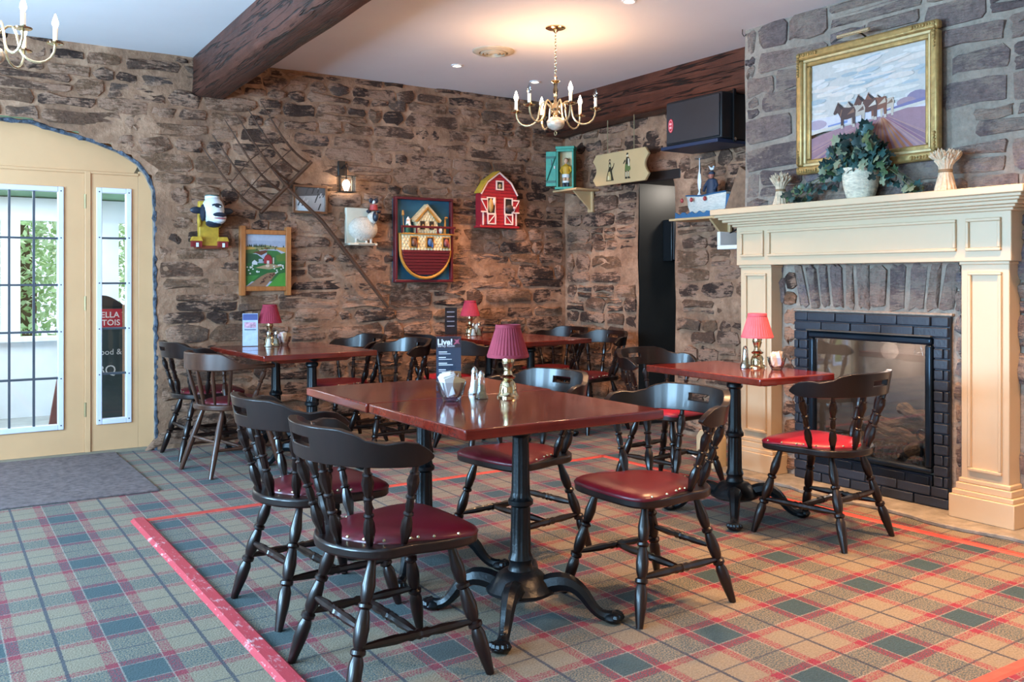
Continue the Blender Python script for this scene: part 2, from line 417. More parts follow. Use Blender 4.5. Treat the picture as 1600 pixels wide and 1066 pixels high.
MB().tube(pts, rs, 7).obj('arch_edging', M_EDGE, wb)
ARCH2 = [(x+(.03 if x > .5 else -.03), z+.03) for x, z in ARCH]
rubble(.35, XR-.02, 0, ZC, fb, [ARCH2], M_STONE, wb, 11, (.075, .15), (.12, .46), proud=(.004, .022), cut=.3); flush(wb)
# ---- right wall (set back) with the narrow dark doorway
DW = [(5.51, -.1), (5.955, -.1), (5.955, 2.05), (5.51, 2.05)]
fr = lambda u, v, d: (XR-d, u, v)
wr_ = thing('wall_right', (0, 0, 0), 'brown rubble stone wall set back beside the chimney with a doorway', kind='structure')
mb = mortar_face(YC-.1, YB+.05, 0, ZC, fr, [DW], seed=3); mb.f = [q[::-1] for q in mb.f]; mb.obj('mortar', M_MORTAR, wr_)
DW2 = [(5.475, -.1), (5.985, -.1), (5.985, 2.14), (5.475, 2.14)]
rubble(YC+.02, YB-.03, 0, ZC, fr, [DW2], M_STONE, wr_, 23, (.09, .17), (.14, .40), proud=(.004, .024), cut=.3); flush(wr_)
M_DARK = mat('black_satin_paint', '#2a2927', .5, var=.1)
mb = MB(); mb.box(XR+.01, XR+.42, 5.955, 6.0, 0, 2.05); mb.obj('jamb', M_DARK, wr_)
MB().box(XR+.01, XR+.42, 5.46, 5.51, 0, 2.05).obj('jamb', M_DARK, wr_)
MB().box(XR-.012, XR+.4, 5.44, 6.42, 2.05, 2.13).obj('lintel', wood('black_oak', '#120c0a', '#2a1d18', .6, 0, (7, .8, 7), 3, .5), wr_, bevel=.008)
wc = thing('wall_corridor', (0, 0, 0), 'dark passage walls beyond the narrow doorway', kind='structure')
mb = MB(); mb.box(6.45, 6.5, 4.6, 7.0, 0, 2.6); mb.box(XR+.36, 6.5, 6.95, 7.0, 0, 2.6); mb.box(XR+.36, 6.5, 4.6, 4.65, 0, 2.6); mb.box(XR+.36, 6.5, 4.6, 7.0, 2.55, 2.6)
mb.obj('panelling', M_DARK, wc)
lamp('jamb_fill_lamp', 'POINT', (5.74, 5.62, 2.02), 14, (1, .9, .78), size=.06)  # unseen lamp added so the jamb grades from grey down to black
sp = thing('wall_speaker', (XR+.34, 5.93, 1.39), 'slim black box on the jamb inside the narrow doorway', 'speaker')
MB().box(-.07, .09, -.09, .022, -.0, .36).obj('case', M_BLACK, sp, bevel=.008); MB().box(-.055, .075, -.098, -.088, .015, .345).obj('grille', mat('grey_mesh', '#33353a', .6), sp, bevel=.004)
# ---- chimney breast
wch = thing('wall_chimney', (0, 0, 0), 'grey stone chimney breast rising behind the mantel', kind='structure')
fc = lambda u, v, d: (XC-d, u, v)
FB = [(2.90, .19), (3.695, .19), (3.695, .92), (2.90, .92)]
mb = mortar_face(1.5, YC, 0, ZC, fc, [FB], amp=.008, seed=5); mb.f = [q[::-1] for q in mb.f]; mb.obj('mortar', M_MORTAR2, wch)
mb = MB(); mb.box(XC+.02, XR+.3, YC-.03, YC, 0, ZC); mb.box(XC+.02, XR+.3, 1.5, 1.53, 0, ZC); mb.obj('mortar', M_MORTAR2, wch)
MB().box(XR+.3, XR+.35, -2.5, 4.3, 0, ZC).obj('plaster', M_WHITE, wch)
def sk(u, v):
    if 2.95 < u < 3.74 and 1.95 < v < 2.52: return True       # behind the painting
    if 2.5 < u < 4.12 and 1.36 < v < 1.6: return True
    if 2.50 < u < 2.64 and v < 1.3 or 4.0 < u < 4.13 and v < 1.3: return True
    return False
MID = [(2.715, -.1), (3.915, -.1), (3.915, 1.345), (2.715, 1.345)]
rubble(2.0, YC-.01, 0, ZC, fc, [MID], M_STONE2, wch, 31, (.10, .19), (.2, .55), (.01, .028), (.008, .03), sk, .2)
rn = random.Random(4)
u = 3.80                                                     # upright stones over the firebox
while u > 2.74:
    w = rn.uniform(.075, .115); a = max(2.73, u-w)
    lean = (u-3.3)*.10
    f2 = lambda p, q, d, L=lean: (XC-d, p+L*(q-1.06)/.25, q)
    one_stone(a+.012, u-.008, 1.068, 1.325, f2, [], rn.uniform(.012, .03), rn, M_STONE2, wch, .2); u -= w
for z0 in [i*.115 for i in range(11)]:                        # rough strips beside the brickwork
    one_stone(3.83, 3.925, z0+.035, z0+.13, fc, [], .012, rn, M_STONE, wch, .25)
    one_stone(2.712, 2.785, z0+.035, z0+.13, fc, [], .012, rn, M_STONE2, wch, .25)
flush(wch)
MB().box(XC-.03, XC, 2.79, 3.83, 1.042, 1.056).obj('mortar_ledge', M_MORTAR2, wch, bevel=.004)
# ---- walls behind and beside the camera, with the daylight windows
wl = thing('wall_left', (0, 0, 0), 'plain cream wall with tall windows', kind='structure')
ys = [-2.5]+[e for wy, ww in WINS for e in (wy-ww/2, wy+ww/2)]+[7.0]
for i in range(0, len(ys), 2): MB().box(-2.6, -2.5, ys[i], ys[i+1], 0, ZC).obj('plaster', M_CREAM, wl)
for i in range(1, len(ys)-1, 2):
    MB().box(-2.6, -2.5, ys[i], ys[i+1], 0, .8).obj('plaster', M_CREAM, wl); MB().box(-2.6, -2.5, ys[i], ys[i+1], 2.3, ZC).obj('plaster', M_CREAM, wl)
for n_, (wy, ww) in enumerate(WINS):
    wn = thing('window_%d' % (n_+2), (-2.5, wy, .8), 'tall white framed daylight window in the cream wall', kind='structure')
    h = ww/2
    for y0, y1, z0, z1 in [(-h, h, 0, .06), (-h, h, 1.44, 1.5), (-h, -h+.06, .06, 1.44), (h-.06, h, .06, 1.44), (-.02, .02, .06, 1.44), (-h+.06, -.02, .73, .77), (.02, h-.06, .73, .77)]:
        MB().box(-.07, -.02, y0, y1, z0, z1).obj('frame_bar', M_WHITE, wn)
wf = MB().box(-2.6, XR+.3, -2.6, -2.5, 0, ZC).obj('wall_front', M_CREAM); tag(wf, 'plain cream wall behind the camera', kind='structure')
# ---- entrance: frame, glazed door and side light
DY = 7.09; M_VWHITE = mat('lilac_white_trim', '#d9d6e2', .4, var=.02); M_SCREW = mat('dark_screw', '#3a3a40', .4, .6)
M_LEAD = mat('dark_glazing_bar', '#4c5058', .4, .2)
tr = thing('trim_1', (0, DY, 0), 'cream painted timber frame filling the arched entrance', kind='structure')
hd = [(x, z) for x, z in ARCH if z > 2.03]
hd = [(-.36, 2.0)]+[(x+(.04 if x > .5 else -.04), z+.03) for x, z in hd]+[(1.36, 2.0)]
def flat_xz(poly, y0, y1): return MB().prism(poly, y0, y1, Matrix(((1, 0, 0, 0), (0, 0, 1, 0), (0, 1, 0, 0), (0, 0, 0, 1))))
o = flat_xz(hd[::-1], 0, .05); o.obj('header_panel', M_CREAM, tr, smooth=False)
MB().box(1.394, 1.56, .0, .05, 0, 2.02).obj('filler_panel', M_CREAM, tr, bevel=.003)
MB().box(-.56, -.36, .0, .05, 0, 2.02).obj('filler_panel', M_CREAM, tr, bevel=.003)
MB().box(1.036, 1.075, -.012, .06, 0, 2.0).obj('post', M_CREAM, tr, bevel=.004)
MB().box(.06, .105, -.012, .06, 0, 2.0).obj('post', M_CREAM, tr, bevel=.004)
MB().box(-.36, 1.394, -.01, .06, 1.985, 2.005).obj('head_rail', M_CREAM, tr, bevel=.003)
MB().box(-.36, 1.45, -.03, .07, 0, .018).obj('sill', mat('worn_sill', '#8d7d68', .6, bump=.3), tr)
def leaf(name, x0, x1, gx0, gx1, gz0, gz1, nc, nr, label, hinge, kind):
    d = thing(name, (x0, DY, .018), label, kind=kind); X = x1-x0; a, b = gx0-x0, gx1-x0; c, e = gz0-.018, gz1-.018; H = 1.967
    mb = MB(); mb.box(0.002, a, 0, .045, 0, H); mb.box(b, X-.002, 0, .045, 0, H); mb.box(a, b, 0, .045, 0, c); mb.box(a, b, 0, .045, e, H)
    mb.obj('leaf', M_CREAM, d, smooth=False)
    t = .026
    mb = MB(); mb.box(a-.01, a+t, -.014, .05, c-.01, e+.01); mb.box(b-t, b+.01, -.014, .05, c-.01, e+.01); mb.box(a+t, b-t, -.014, .05, c-.01, c+t); mb.box(a+t, b-t, -.014, .05, e-t, e+.01)
    fo = mb.obj('glazing_frame', M_VWHITE, d, bevel=.004)
    sm = MB()
    for i in range(6):
        z = c+.02+(e-c-.04)*i/5
        for x in (a+.008, b-.008): sm.ball((x, -.014, z), .005, 6, 4)
    tag(sm.obj('screws', M_SCREW, fo), kind='stuff')
    a += t; b -= t; c += t; e -= t
    for i in range(1, nc): MB().box(a+(b-a)*i/nc-.007, a+(b-a)*i/nc+.007, -.002, .03, c, e).obj('glazing_bar', M_LEAD, d)
    for j in range(1, nr): MB().box(a, b, -.004, .03, c+(e-c)*j/nr-.007, c+(e-c)*j/nr+.007).obj('glazing_bar', M_LEAD, d)
    for i in range(nc):
        for j in range(nr):
            MB().box(a+(b-a)*i/nc+.005, a+(b-a)*(i+1)/nc-.005, .01, .014, c+(e-c)*j/nr+.005, c+(e-c)*(j+1)/nr-.005).obj('pane', M_GLASS, d)
    if hinge:
        for z in (.25, 1.0, 1.72): MB().lathe([(.009, 0), (.009, .1)], 8, T(X+.004, -.006, z)).obj('hinge', mat('painted_hinge', '#a08a60', .4, .4), d)
leaf('door_1', .105, 1.036, .244, .892, .2, 1.872, 4, 5, 'cream glazed entrance door with small panes', True, 'structure')
leaf('window_1', 1.075, 1.394, 1.122, 1.336, .215, 1.88, 1, 5, 'narrow glazed side light beside the entrance door', False, 'structure')
leaf('window_5', -.36, .06, -.28, -.02, .215, 1.88, 1, 5, 'second narrow side light left of the entrance door', False, 'structure')
# ---- porch outside the door
po = thing('wall_porch', (0, 0, 0), 'white boarded porch outside the entrance', kind='structure')
MB().box(-2.5, 3, 7.3, 9.5, -.02, 0).obj('porch_floor', mat('grey_deck', '#9fa3a3', .8), po)
MB().add([(-2.5, 7.3, 2.5), (3, 7.3, 2.5), (3, 9.5, 1.93), (-2.5, 9.5, 1.93), (-2.5, 7.3, 2.54), (3, 7.3, 2.54), (3, 9.5, 1.97), (-2.5, 9.5, 1.97)], [(0, 3, 2, 1), (4, 5, 6, 7), (0, 1, 5, 4), (1, 2, 6, 5), (2, 3, 7, 6), (3, 0, 4, 7)]).obj('porch_ceiling', mat('green_board', '#86b090', .6), po)
PW = mat('porch_white', '#e4ecf2', .6, var=.03)
mb = MB(); mb.box(-2.5, 3, 9.3, 9.36, 0, .70); mb.box(-2.5, 3, 9.3, 9.36, 1.765, 1.97)
for x, w in ((-2.5, .2), (-1.5, .15), (-.7, .15), (.12, .12), (.68, .15), (1.45, .2), (2.2, .2)): mb.box(x, x+w, 9.28, 9.38, .70, 1.77)
mb.obj('porch_wall', PW, po)
MB().box(2.05, 2.1, 7.35, 9.4, 0, 2.4).obj('porch_wall', PW, po)
for x in (1.13, .4): MB().box(x, x+.03, 9.3, 9.35, .7, 1.77).obj('porch_bar', PW, po)
MB().box(-2.4, 2.9, 9.25, 9.4, .68, .72).obj('porch_sill', PW, po)
MB().box(.10, .2, 9.0, 9.06, 0, 2.1).obj('porch_post', PW, po)
for x0, a_ in ((1.62, .18), (1.78, .1)): MB().box(-.05, .05, -.02, .02, 0, 2.0, T(x0, 8.6, 0) @ RY(a_)).obj('porch_brace', PW, po)
gr = MB().add([(-12, 9.5, -.25), (14, 9.5, -.25), (14, 26, -.25), (-12, 26, -.25)], [(0, 1, 2, 3)]).obj('floor_outside', mat('lawn', '#6f8f4a', 1, var=.25, vs=3)); tag(gr, 'green lawn beyond the porch windows', kind='structure')
M_LEAF = mat('sunlit_tree_leaf', '#b4cfa0', .6, var=.3, vs=2)
rt = random.Random(3)
def tree(x, y, h, r, label):
    t = thing('garden_tree', (x, y, -.25), label, 'tree')
    MB().tube([(0, 0, 0), (.05, 0, h*.4), (-.05, .1, h*.8)], [.14, .11, .05], 8).obj('trunk', mat('bark', '#5d4a38', .9, bump=.6), t)
    mb = MB()
    for i in range(7000):
        a = rt.uniform(0, 2*pi); q = rt.random()**.4; ph = rt.uniform(-1, 1)
        c = Vector((r*q*math.cos(a)*math.sqrt(1-ph*ph), r*q*math.sin(a)*math.sqrt(1-ph*ph), h*.55+h*.45*q*ph))
        R = Matrix.Rotation(rt.uniform(0, 6), 3, Vector((rt.uniform(-1, 1), rt.uniform(-1, 1), rt.uniform(-1, 1))).normalized()); s = rt.uniform(.025, .06)
        mb.add([c+R @ Vector(p)*s for p in ((-1, 0, 0), (0, -.55, 0), (1.2, 0, .1), (0, .55, 0))], [(0, 1, 2, 3)])
    tag(mb.obj('foliage', M_LEAF, t, smooth=False), kind='stuff')
tree(1.15, 12.6, 3.4, 1.5, 'leafy green garden tree straight beyond the entrance door'); tree(4.3, 16.0, 3.8, 1.5, 'leafy green garden tree beyond the narrow side light')
# ================================================================ BEAMS
def timber(L, w, h, seed, sag=0, cham=.03):
    rd = random.Random(seed); n = 40; mb = MB(); prof = [(-w/2, h), (-w/2, h*.5), (-w/2, cham), (-w/2+cham, 0), (0, 0), (w/2-cham, 0), (w/2, cham), (w/2, h*.5), (w/2, h)]
    k = len(prof)
    for i in range(n+1):
        t = i/n; y = -L*t
        for j, (x, z) in enumerate(prof):
            e = 0 if j in (0, k-1) else 1
            mb.v.append((x+e*(.010*vnoise(y*.7, j*.9, seed)+rd.uniform(-.003, .003)), y, z+(e*(.009*vnoise(y*.6+4, j, seed+2))-sag*math.exp(-(t/.12)**2)*(1 if j in (2, 3, 4, 5, 6) else 0))))
    for i in range(n):
        for j in range(k-1): mb.f.append((i*k+j, i*k+j+1, (i+1)*k+j+1, (i+1)*k+j))
        mb.f.append((i*k+k-1, i*k, (i+1)*k, (i+1)*k+k-1))
    mb.f.append(tuple(range(k))[::-1]); mb.f.append(tuple(n*k+j for j in range(k))); mb.c = [None]*len(mb.f)
    return mb
b = timber(9.3, .235, .29, 3).obj('ceiling_beam', M_BEAM, ang=55); b.location = (1.873, 6.985, ZC-.292); b.rotation_euler = (0, 0, rad(-1.76))
tag(b, 'long dark hand-hewn timber beam crossing the white ceiling to the back wall', 'beam')
b = timber(2.72, .235, .30, 8, .02, .022).obj('ceiling_beam', M_BEAM2, ang=55); b.location = (5.055, 6.98, ZC-.30)
tag(b, 'reddish dark timber beam over the doorway running into the chimney', 'beam')
# ================================================================ MANTEL
mt = thing('mantel', (XC-.002, 3.318, .02), 'cream painted fireplace mantel with panelled frieze and pilasters', 'mantel', -pi/2)
# local: x = -(Y-3.318), -y = out of the wall, z up (base at .02)
def L(Y): return -(Y-3.318)
def mbox(name, Y0, Y1, X0, z0, z1, parent=mt, bev=.004):
    return MB().box(L(Y1), L(Y0), -(XC-.002-X0), 0, z0-.02, z1-.02).obj(name, M_CREAM2, parent, bevel=bev)
mbox('frieze', 2.427, 4.209, 4.495, 1.328, 1.60)
shelf = mbox('shelf', 2.307, 4.33, 4.375, 1.652, 1.69, bev=.005)
for x, m, z0, z1 in ((4.395, .02, 1.636, 1.653), (4.412, .037, 1.622, 1.637), (4.43, .055, 1.604, 1.623), (4.455, .08, 1.59, 1.605), (4.475, .1, 1.575, 1.591)):
    mbox('moulding', 2.307+m, 4.33-m, x, z0, z1, shelf, .004)
def panel(Y0, Y1, z0, z1, X, parent):
    t = .017; mb = MB(); a, b_, y0, y1 = L(Y1), L(Y0), -(XC-X)-.013, -(XC-X)+.004; z0 -= .02; z1 -= .02
    mb.box(a, b_, y0, y1, z0, z0+t); mb.box(a, b_, y0, y1, z1-t, z1); mb.box(a, a+t, y0, y1, z0+t, z1-t); mb.box(b_-t, b_, y0, y1, z0+t, z1-t)
    mb.obj('panel_moulding', M_CREAM2, parent, bevel=.004)
for a, b_ in ((3.978, 4.169), (2.706, 3.942), (2.474, 2.654)): panel(a, b_, 1.38, 1.545, 4.495, mt)
for Y0, Y1 in ((2.447, 2.694), (3.939, 4.191)):
    p = mbox('pilaster', Y0, Y1, 4.515, .2, 1.315); panel(Y0+.034, Y1-.04, .266, 1.276, 4.515, p)
    mbox('capital', Y0-.006, Y1+.006, 4.505, 1.312, 1.33, p)
    q = mbox('plinth', Y0-.045, Y1+.045, 4.475, .02, .14)
    mbox('plinth_step', Y0-.034, Y1+.034, 4.486, .14, .165, q); mbox('plinth_step', Y0-.02, Y1+.02, 4.498, .165, .2, q); mbox('plinth_step', Y0-.01, Y1+.01, 4.506, .2, .225, q, .006)
# ---- hearth stone
mb = MB(); pts = []; rh = random.Random(9)
for i in range(25): pts.append((4.33+rh.uniform(-.012, .012)-.02*math.sin(i*.9), 4.26-i*.1))
pts += [(4.66, 1.85), (4.66, 4.26)]
mb.prism(pts[::-1], 0, .02); h = mb.obj('hearth_stone', mat('worn_limestone', '#857d72', .75, var=.3, vs=9, bump=.6, bs=22, bd=.02), bevel=.004)
tag(h, 'worn grey limestone hearth slab under the fireplace mantel', 'hearth')
# ---- black brick surround
M_BRICK = mat('black_painted_brick', '#252b36', .4, var=.2, vs=9, bump=.35, bs=60, bd=.004)
bs = thing('brick_surround', (XC-.012, 3.305, .02), 'blue-black painted brick surround framing the gas fire', 'fireplace', -pi/2)
def LB(Y): return -(Y-3.305)
mb = MB()
for y0, y1, z0, z1 in ((2.80, 2.886, .0, 1.02), (3.708, 3.81, .0, 1.02), (2.886, 3.708, .9, 1.02), (2.886, 3.708, .0, .10)): mb.box(LB(y1), LB(y0), -.018, .0, z0, z1)
mb.obj('mortar_bed', M_BRICK, bs, smooth=False)
rb = random.Random(2); BM = {}
def brick(y0, y1, z0, z1):
    w = round(y1-y0-.006, 3); hh = round(z1-z0-.006, 3)
    if (w, hh) not in BM:
        BM[w, hh] = MB().box(-w/2, w/2, -.024, .0, 0, hh).mesh('brick', M_BRICK)
    o = link('brick', BM[w, hh], bs, .005); o.location = (LB((y0+y1)/2), -.012+rb.uniform(-.003, .003), z0+.003); o.rotation_euler = (0, 0, rb.uniform(-.01, .01))
RH = .0567
for r in range(18):
    z0, z1 = r*RH, (r+1)*RH
    if r >= 16 or r < 2:
        off = 0 if r % 2 == 0 else .1; y = 2.80-off
        while y < 3.80:
            a, c = max(2.80, y), min(3.81, y+.202)
            if 3.81-c < .04: c = 3.81
            if c-a > .03: brick(a, c, z0, z1)
            y = c if c == 3.81 else y+.202
    elif r % 2: brick(2.80, 2.886, z0, z1); brick(3.708, 3.81, z0, z1)
    else: brick(2.80, 2.83, z0, z1); brick(2.83, 2.886, z0, z1); brick(3.708, 3.775, z0, z1); brick(3.775, 3.81, z0, z1)
# ---- gas fire insert
M_STEEL = mat('blue_black_steel', '#16222e', .3, .5, .08)
gf = thing('gas_fire', (XC-.02, 3.2965, .12), 'black framed gas fire with glass front and ceramic logs', 'fireplace', -pi/2)
LG = lambda Y: -(Y-3.2965)
a, c = LG(3.700), LG(2.893); z0, z1 = .105, .805
mb = MB(); t = .04; mb.box(a, c, -.035, .01, z1-t, z1); mb.box(a, c, -.035, .01, z0-t+.01, z0); mb.box(a, a+t, -.035, .01, z0, z1-t); mb.box(c-t, c, -.035, .01, z0, z1-t)
mb.obj('frame', M_STEEL, gf, bevel=.012, seg=3)
mb = MB(); mb.box(a-.005, c+.005, -.05, .0, z1+.002, z1+.012); mb.obj('hood_lip', mat('dull_steel', '#4a4844', .5, .4), gf, bevel=.003)
lp = MB().box(a+.005, c-.005, -.02, .0, .0, .068).obj('lower_panel', M_STEEL, gf, bevel=.004)
for x0, x1 in ((a+.02, -.1), (-.08, .24), (.26, c-.02)): MB().box(x0, x1, -.026, -.018, .012, .056).obj('louvre', M_STEEL, lp, bevel=.003)
k = clear_glass('fire_glass', (.86, .83, .82), .03, .5)
MB().box(a+t, c-t, -.012, -.008, z0, z1-t).obj('glass', k, gf)
mb = MB(); FI = mat('soot_grey_firebox', '#6a625c', .8, var=.2, vs=5)
mb.box(a-.0, c, .38, .40, z0-.05, z1); mb.box(a-.02, a, .02, .4, z0-.05, z1); mb.box(c, c+.02, .02, .4, z0-.05, z1); mb.box(a, c, .02, .4, z0-.06, z0-.03); mb.box(a, c, .02, .4, z1-.02, z1)
mb.obj('firebox_liner', FI, gf, smooth=False)
lamp('firebox_fill', 'POINT', (XC+.17, 3.3, .82), 6.0, (1, .84, .7), size=.05)  # unseen lamp added inside the firebox to brighten liner and logs
M_LOG = mat('ceramic_log', '#8a6a4c', .85, var=.45, vs=14, bump=.9, bs=30, bd=.02, stretch=(1, 4, 4))
FZ = .12+z0-.03
def log(Y0, Y1, X, z, r, tilt, yaw, label):
    Lg = Y1-Y0; mb = MB(); rl = random.Random(int(Y0*1000)); pts = [(-Lg/2+Lg*i/8, .012*math.sin(i*1.3), .01*math.sin(i*2.1)) for i in range(9)]
    mb.tube(pts, [r*(.8+.25*rl.random()) for _ in pts], 9)
    o = mb.obj('fire_log', M_LOG); o.location = (X, (Y0+Y1)/2, z); o.rotation_euler = (0, tilt, pi/2+yaw); tag(o, label, 'log', 'ceramic logs in the gas fire')
log(3.05, 3.52, XC+.27, FZ+.19, .04, .05, .05, 'rear ceramic log resting highest in the gas fire')
log(2.95, 3.28, XC+.2, FZ+.26, .035, -.2, -.25, 'slanting ceramic log at the top right of the fire')
log(3.2, 3.55, XC+.17, FZ+.10, .042, .1, .2, 'thick ceramic log at the left of the fire')
log(2.92, 3.12, XC+.12, FZ+.11, .045, .35, .3, 'short stubby ceramic log leaning at right of the fire')
log(3.02, 3.4, XC+.13, FZ+.16, .03, -.1, -.1, 'thin ceramic log across the middle of the fire')
mb = MB(); re_ = random.Random(6)
for i in range(520): mb.ball((XC+re_.uniform(.05, .34), re_.uniform(2.93, 3.66), FZ+re_.uniform(0, .05)+.06*re_.random()), re_.uniform(.007, .017), 5, 3)
o = mb.obj('embers', mat('ash_ember', '#5c5650', .9, var=.4, vs=50)); tag(o, 'grey ember bed under the ceramic logs', 'embers', kind='stuff')
an = thing('andiron', (XC+.075, 3.03, FZ), 'black iron andiron standing before the ceramic logs', 'andiron')
MB().lathe([(.02, 0), (.012, .03), (.01, .14), (.014, .15)], 8).obj('post', M_IRON, an)
MB().tube([(0, .028*math.cos(w), .178+.028*math.sin(w)) for w in [i*pi/6 for i in range(13)]], .007, 6).obj('ring', M_IRON, an)
# ---- red floor strips and door mat
def strip(x0, y0, x1, y1, w, h, label):
    d = Vector((x1-x0, y1-y0, 0)); n = Vector((-d.y, d.x, 0)).normalized()*w/2; a = Vector((x0, y0, 0)); b = Vector((x1, y1, 0)); mb = MB()
    v = [a-n, a+n, b+n, b-n]; s = n*.6; z = Vector((0, 0, h))
    vs = v+[a-s+z, a+s+z, b+s+z, b-s+z]
    mb.add(vs, [(3, 2, 1, 0), (4, 5, 6, 7), (0, 1, 5, 4), (1, 2, 6, 5), (2, 3, 7, 6), (3, 0, 4, 7)]); o = mb.obj('floor_strip', M_TAPE, smooth=False)
    tag(o, label, 'floor strip', 'red strips outlining the dining floor'); return o
o = strip(.985, 1.56, .985, 5.01, .08, .014, 'wide worn red strip along the left carpet, beside the nearest chairs'); o.data.materials[0] = M_TAPE2
strip(1.02, 4.985, 4.06, 5.035, .045, .006, 'thin red floor strip crossing the carpet behind the front table')
strip(4.06, 5.06, 4.19, 1.62, .05, .006, 'red floor strip running along the hearth by the fireplace')
strip(1.02, 1.575, 4.22, 1.585, .05, .006, 'red floor strip at the lower right corner nearest the camera')
o = MB().box(.40, 1.225, 5.63, 7.03, 0, .012).obj('door_mat', mat('brown_mat', '#6d5f5e', .95, var=.25, vs=30, bump=.8, bs=300, bd=.006), bevel=.004); tag(o, 'large grey-brown mat on the carpet inside the entrance door', 'mat')
# ================================================================ CEILING FIXTURES
vt = thing('ceiling_vent', (0, 0, 0), 'round white ceiling vent between beam and chandelier', 'vent')
def ceil_pt(px, py):
    t = (ZC-CH)/((436-py)/1440); a = (px-800)/1440; return ((math.sin(TH)+a*math.cos(TH))*t, (math.cos(TH)-a*math.sin(TH))*t)
vx, vy = ceil_pt(771, 79.5); vt.location = (vx, vy, ZC)
MB().lathe([(.15, 0), (.15, -.006), (.13, -.016), (.105, -.018), (.10, -.004)], 40).obj('flange', mat('vent_white', '#c4b8a2', .4), vt)
for r in (.085, .06, .035): MB().lathe([(r+.008, -.004), (r+.009, -.022), (r-.003, -.027), (r-.005, -.006)], 32).obj('ring', mat('vent_ring', '#b8ad98', .4), vt)
MB().lathe([(.104, -.003), (.104, -.0035)], 32).obj('duct', mat('vent_duct', '#2a2622', .8), vt)
hk = MB().tube([(0, 0, 0), (0, 0, -.03), (.008, -.006, -.045), (.018, -.012, -.04), (.02, -.013, -.03)], .003, 6).obj('ceiling_hook', M_BLACK); hk.location = ceil_pt(1160, 46)+(ZC,); tag(hk, 'tiny black hook screwed into the ceiling beside the chimney', 'hook')
DLM = bpy.data.materials.new('downlight_glow'); DLM.use_nodes = True; bb = DLM.node_tree.nodes['Principled BSDF']; bb.inputs['Emission Color'].default_value = (1, .85, .62, 1); bb.inputs['Emission Strength'].default_value = 12
DL = [(ceil_pt(714, 102), 'small recessed ceiling downlight next to the round vent')]
DOWN.append(ceil_pt(983, 1))
for i, (dx, dy) in enumerate(DOWN):  # those between the first and the last are added for warm fill
    if i == 0: dx, dy = DL[0][0]
    dl = thing('downlight', (dx, dy, ZC), DL[0][1] if i == 0 else ('recessed downlight at the top edge of the photo, right of the chandelier' if i == len(DOWN)-1 else 'small recessed ceiling downlight added for warm fill'), 'downlight', group='recessed downlights')
    MB().lathe([(.045, 0), (.045, -.006), (.034, -.009), (.03, -.002)], 20).obj('ring', M_WHITE, dl); MB().lathe([(.029, -.001), (.02, -.005)], 16).obj('bulb', DLM, dl)
    lamp('downlight_and_fill_beam', 'SPOT', (dx, dy, ZC-.03), 330 if dy < 4 else 150, WARM, (0, 0, 0), .05, spot=rad(86), blend=.8)
# ---- chandeliers
M_BULBON = bpy.data.materials.new('lit_bulb'); M_BULBON.use_nodes = True; bb = M_BULBON.node_tree.nodes['Principled BSDF']; bb.inputs['Emission Color'].default_value = (1, .86, .62, 1); bb.inputs['Emission Strength'].default_value = 25
M_BULBOFF = clear_glass('clear_bulb', (.85, .9, .95), .05, .5); M_CANDLE = mat('ivory_candle_sleeve', '#f0e8d8', .5, var=.02)
def chandelier(cx, cy, a0, lit, label, light):
    ch = thing('chandelier', (cx, cy, ZC), label, 'chandelier')
    MB().lathe([(.066, 0), (.066, -.006), (.05, -.014), (.02, -.02), (.008, -.035)], 24).obj('canopy', M_BRASS, ch)
    mb = MB()
    for i in range(13):
        z = -.045-i*.021; v = [(.0065*math.cos(w)*(1 if i % 2 else 0)+0, .0065*math.cos(w)*(0 if i % 2 else 1), z-.014*math.sin(w)) for w in [q*pi/4 for q in range(9)]]
        mb.tube(v, .0022, 4)
    tag(mb.obj('chain', M_BRASS, ch), kind='stuff')
    MB().lathe([(.006, -.315), (.012, -.325), (.008, -.34), (.028, -.347), (.03, -.352), (.013, -.365), (.011, -.39), (.017, -.41), (.012, -.44), (.010, -.48), (.02, -.50), (.026, -.52), (.03, -.53), (.024, -.545), (.03, -.56), (.018, -.575), (.02, -.585)], 20).obj('stem', M_BRASS, ch)
    o = MB().lathe([(.02, -.583), (.045, -.595), (.058, -.615), (.057, -.635), (.045, -.655), (.02, -.668), (.005, -.672)], 28, None, lambda a, z: 1+.035*math.sin(7*a+z*60)).obj('bowl', mat('swirled_porcelain', '#cfc3b0', .25, .3, .25, 18, stretch=(1, 1, 3)), ch)
    MB().tube([(0, .013*math.cos(w), -.69+.013*math.sin(w)) for w in [i*pi/6 for i in range(13)]], .003, 6).obj('pull_ring', M_PALEBRASS, ch)
    f = Vector((cx, cy, 0)).normalized(); r = Vector((f.y, -f.x, 0))
    for i in range(6):
        al = rad(a0+60*i); d = r*math.sin(al)-f*math.cos(al); at = lambda q, z: (d.x*q, d.y*q, z)
        p = bez(at(.02, -.54), at(.09, -.43), at(.10, -.50), at(.115, -.585), 7)+bez(at(.115, -.585), at(.14, -.66), at(.262, -.66), at(.262, -.545), 8)[1:]
        ar = MB().tube(p, .006, 7).obj('arm', M_PALEBRASS, ch)
        q = Vector(at(.262, -.545)); Tm = T(*q)
        bo = MB().lathe([(.008, -.008), (.035, .0), (.038, .006), (.012, .004), (.012, .018)], 16, Tm).obj('bobeche', M_BRASS, ar)
        MB().lathe([(.0105, .012), (.0105, .075)], 10, Tm).obj('candle', M_CANDLE, ar)
        MB().lathe([(.007, .075), (.014, .092), (.0135, .105), (.006, .13), (.001, .142)], 10, Tm).obj('bulb', M_BULBON if i in lit else M_BULBOFF, ar)
        if i in lit: lamp('chandelier_glow', 'POINT', (cx+q.x, cy+q.y, ZC+q.z+.105), light, WARM, size=.03)
    return ch
gx, gy = ceil_pt(868, 43)
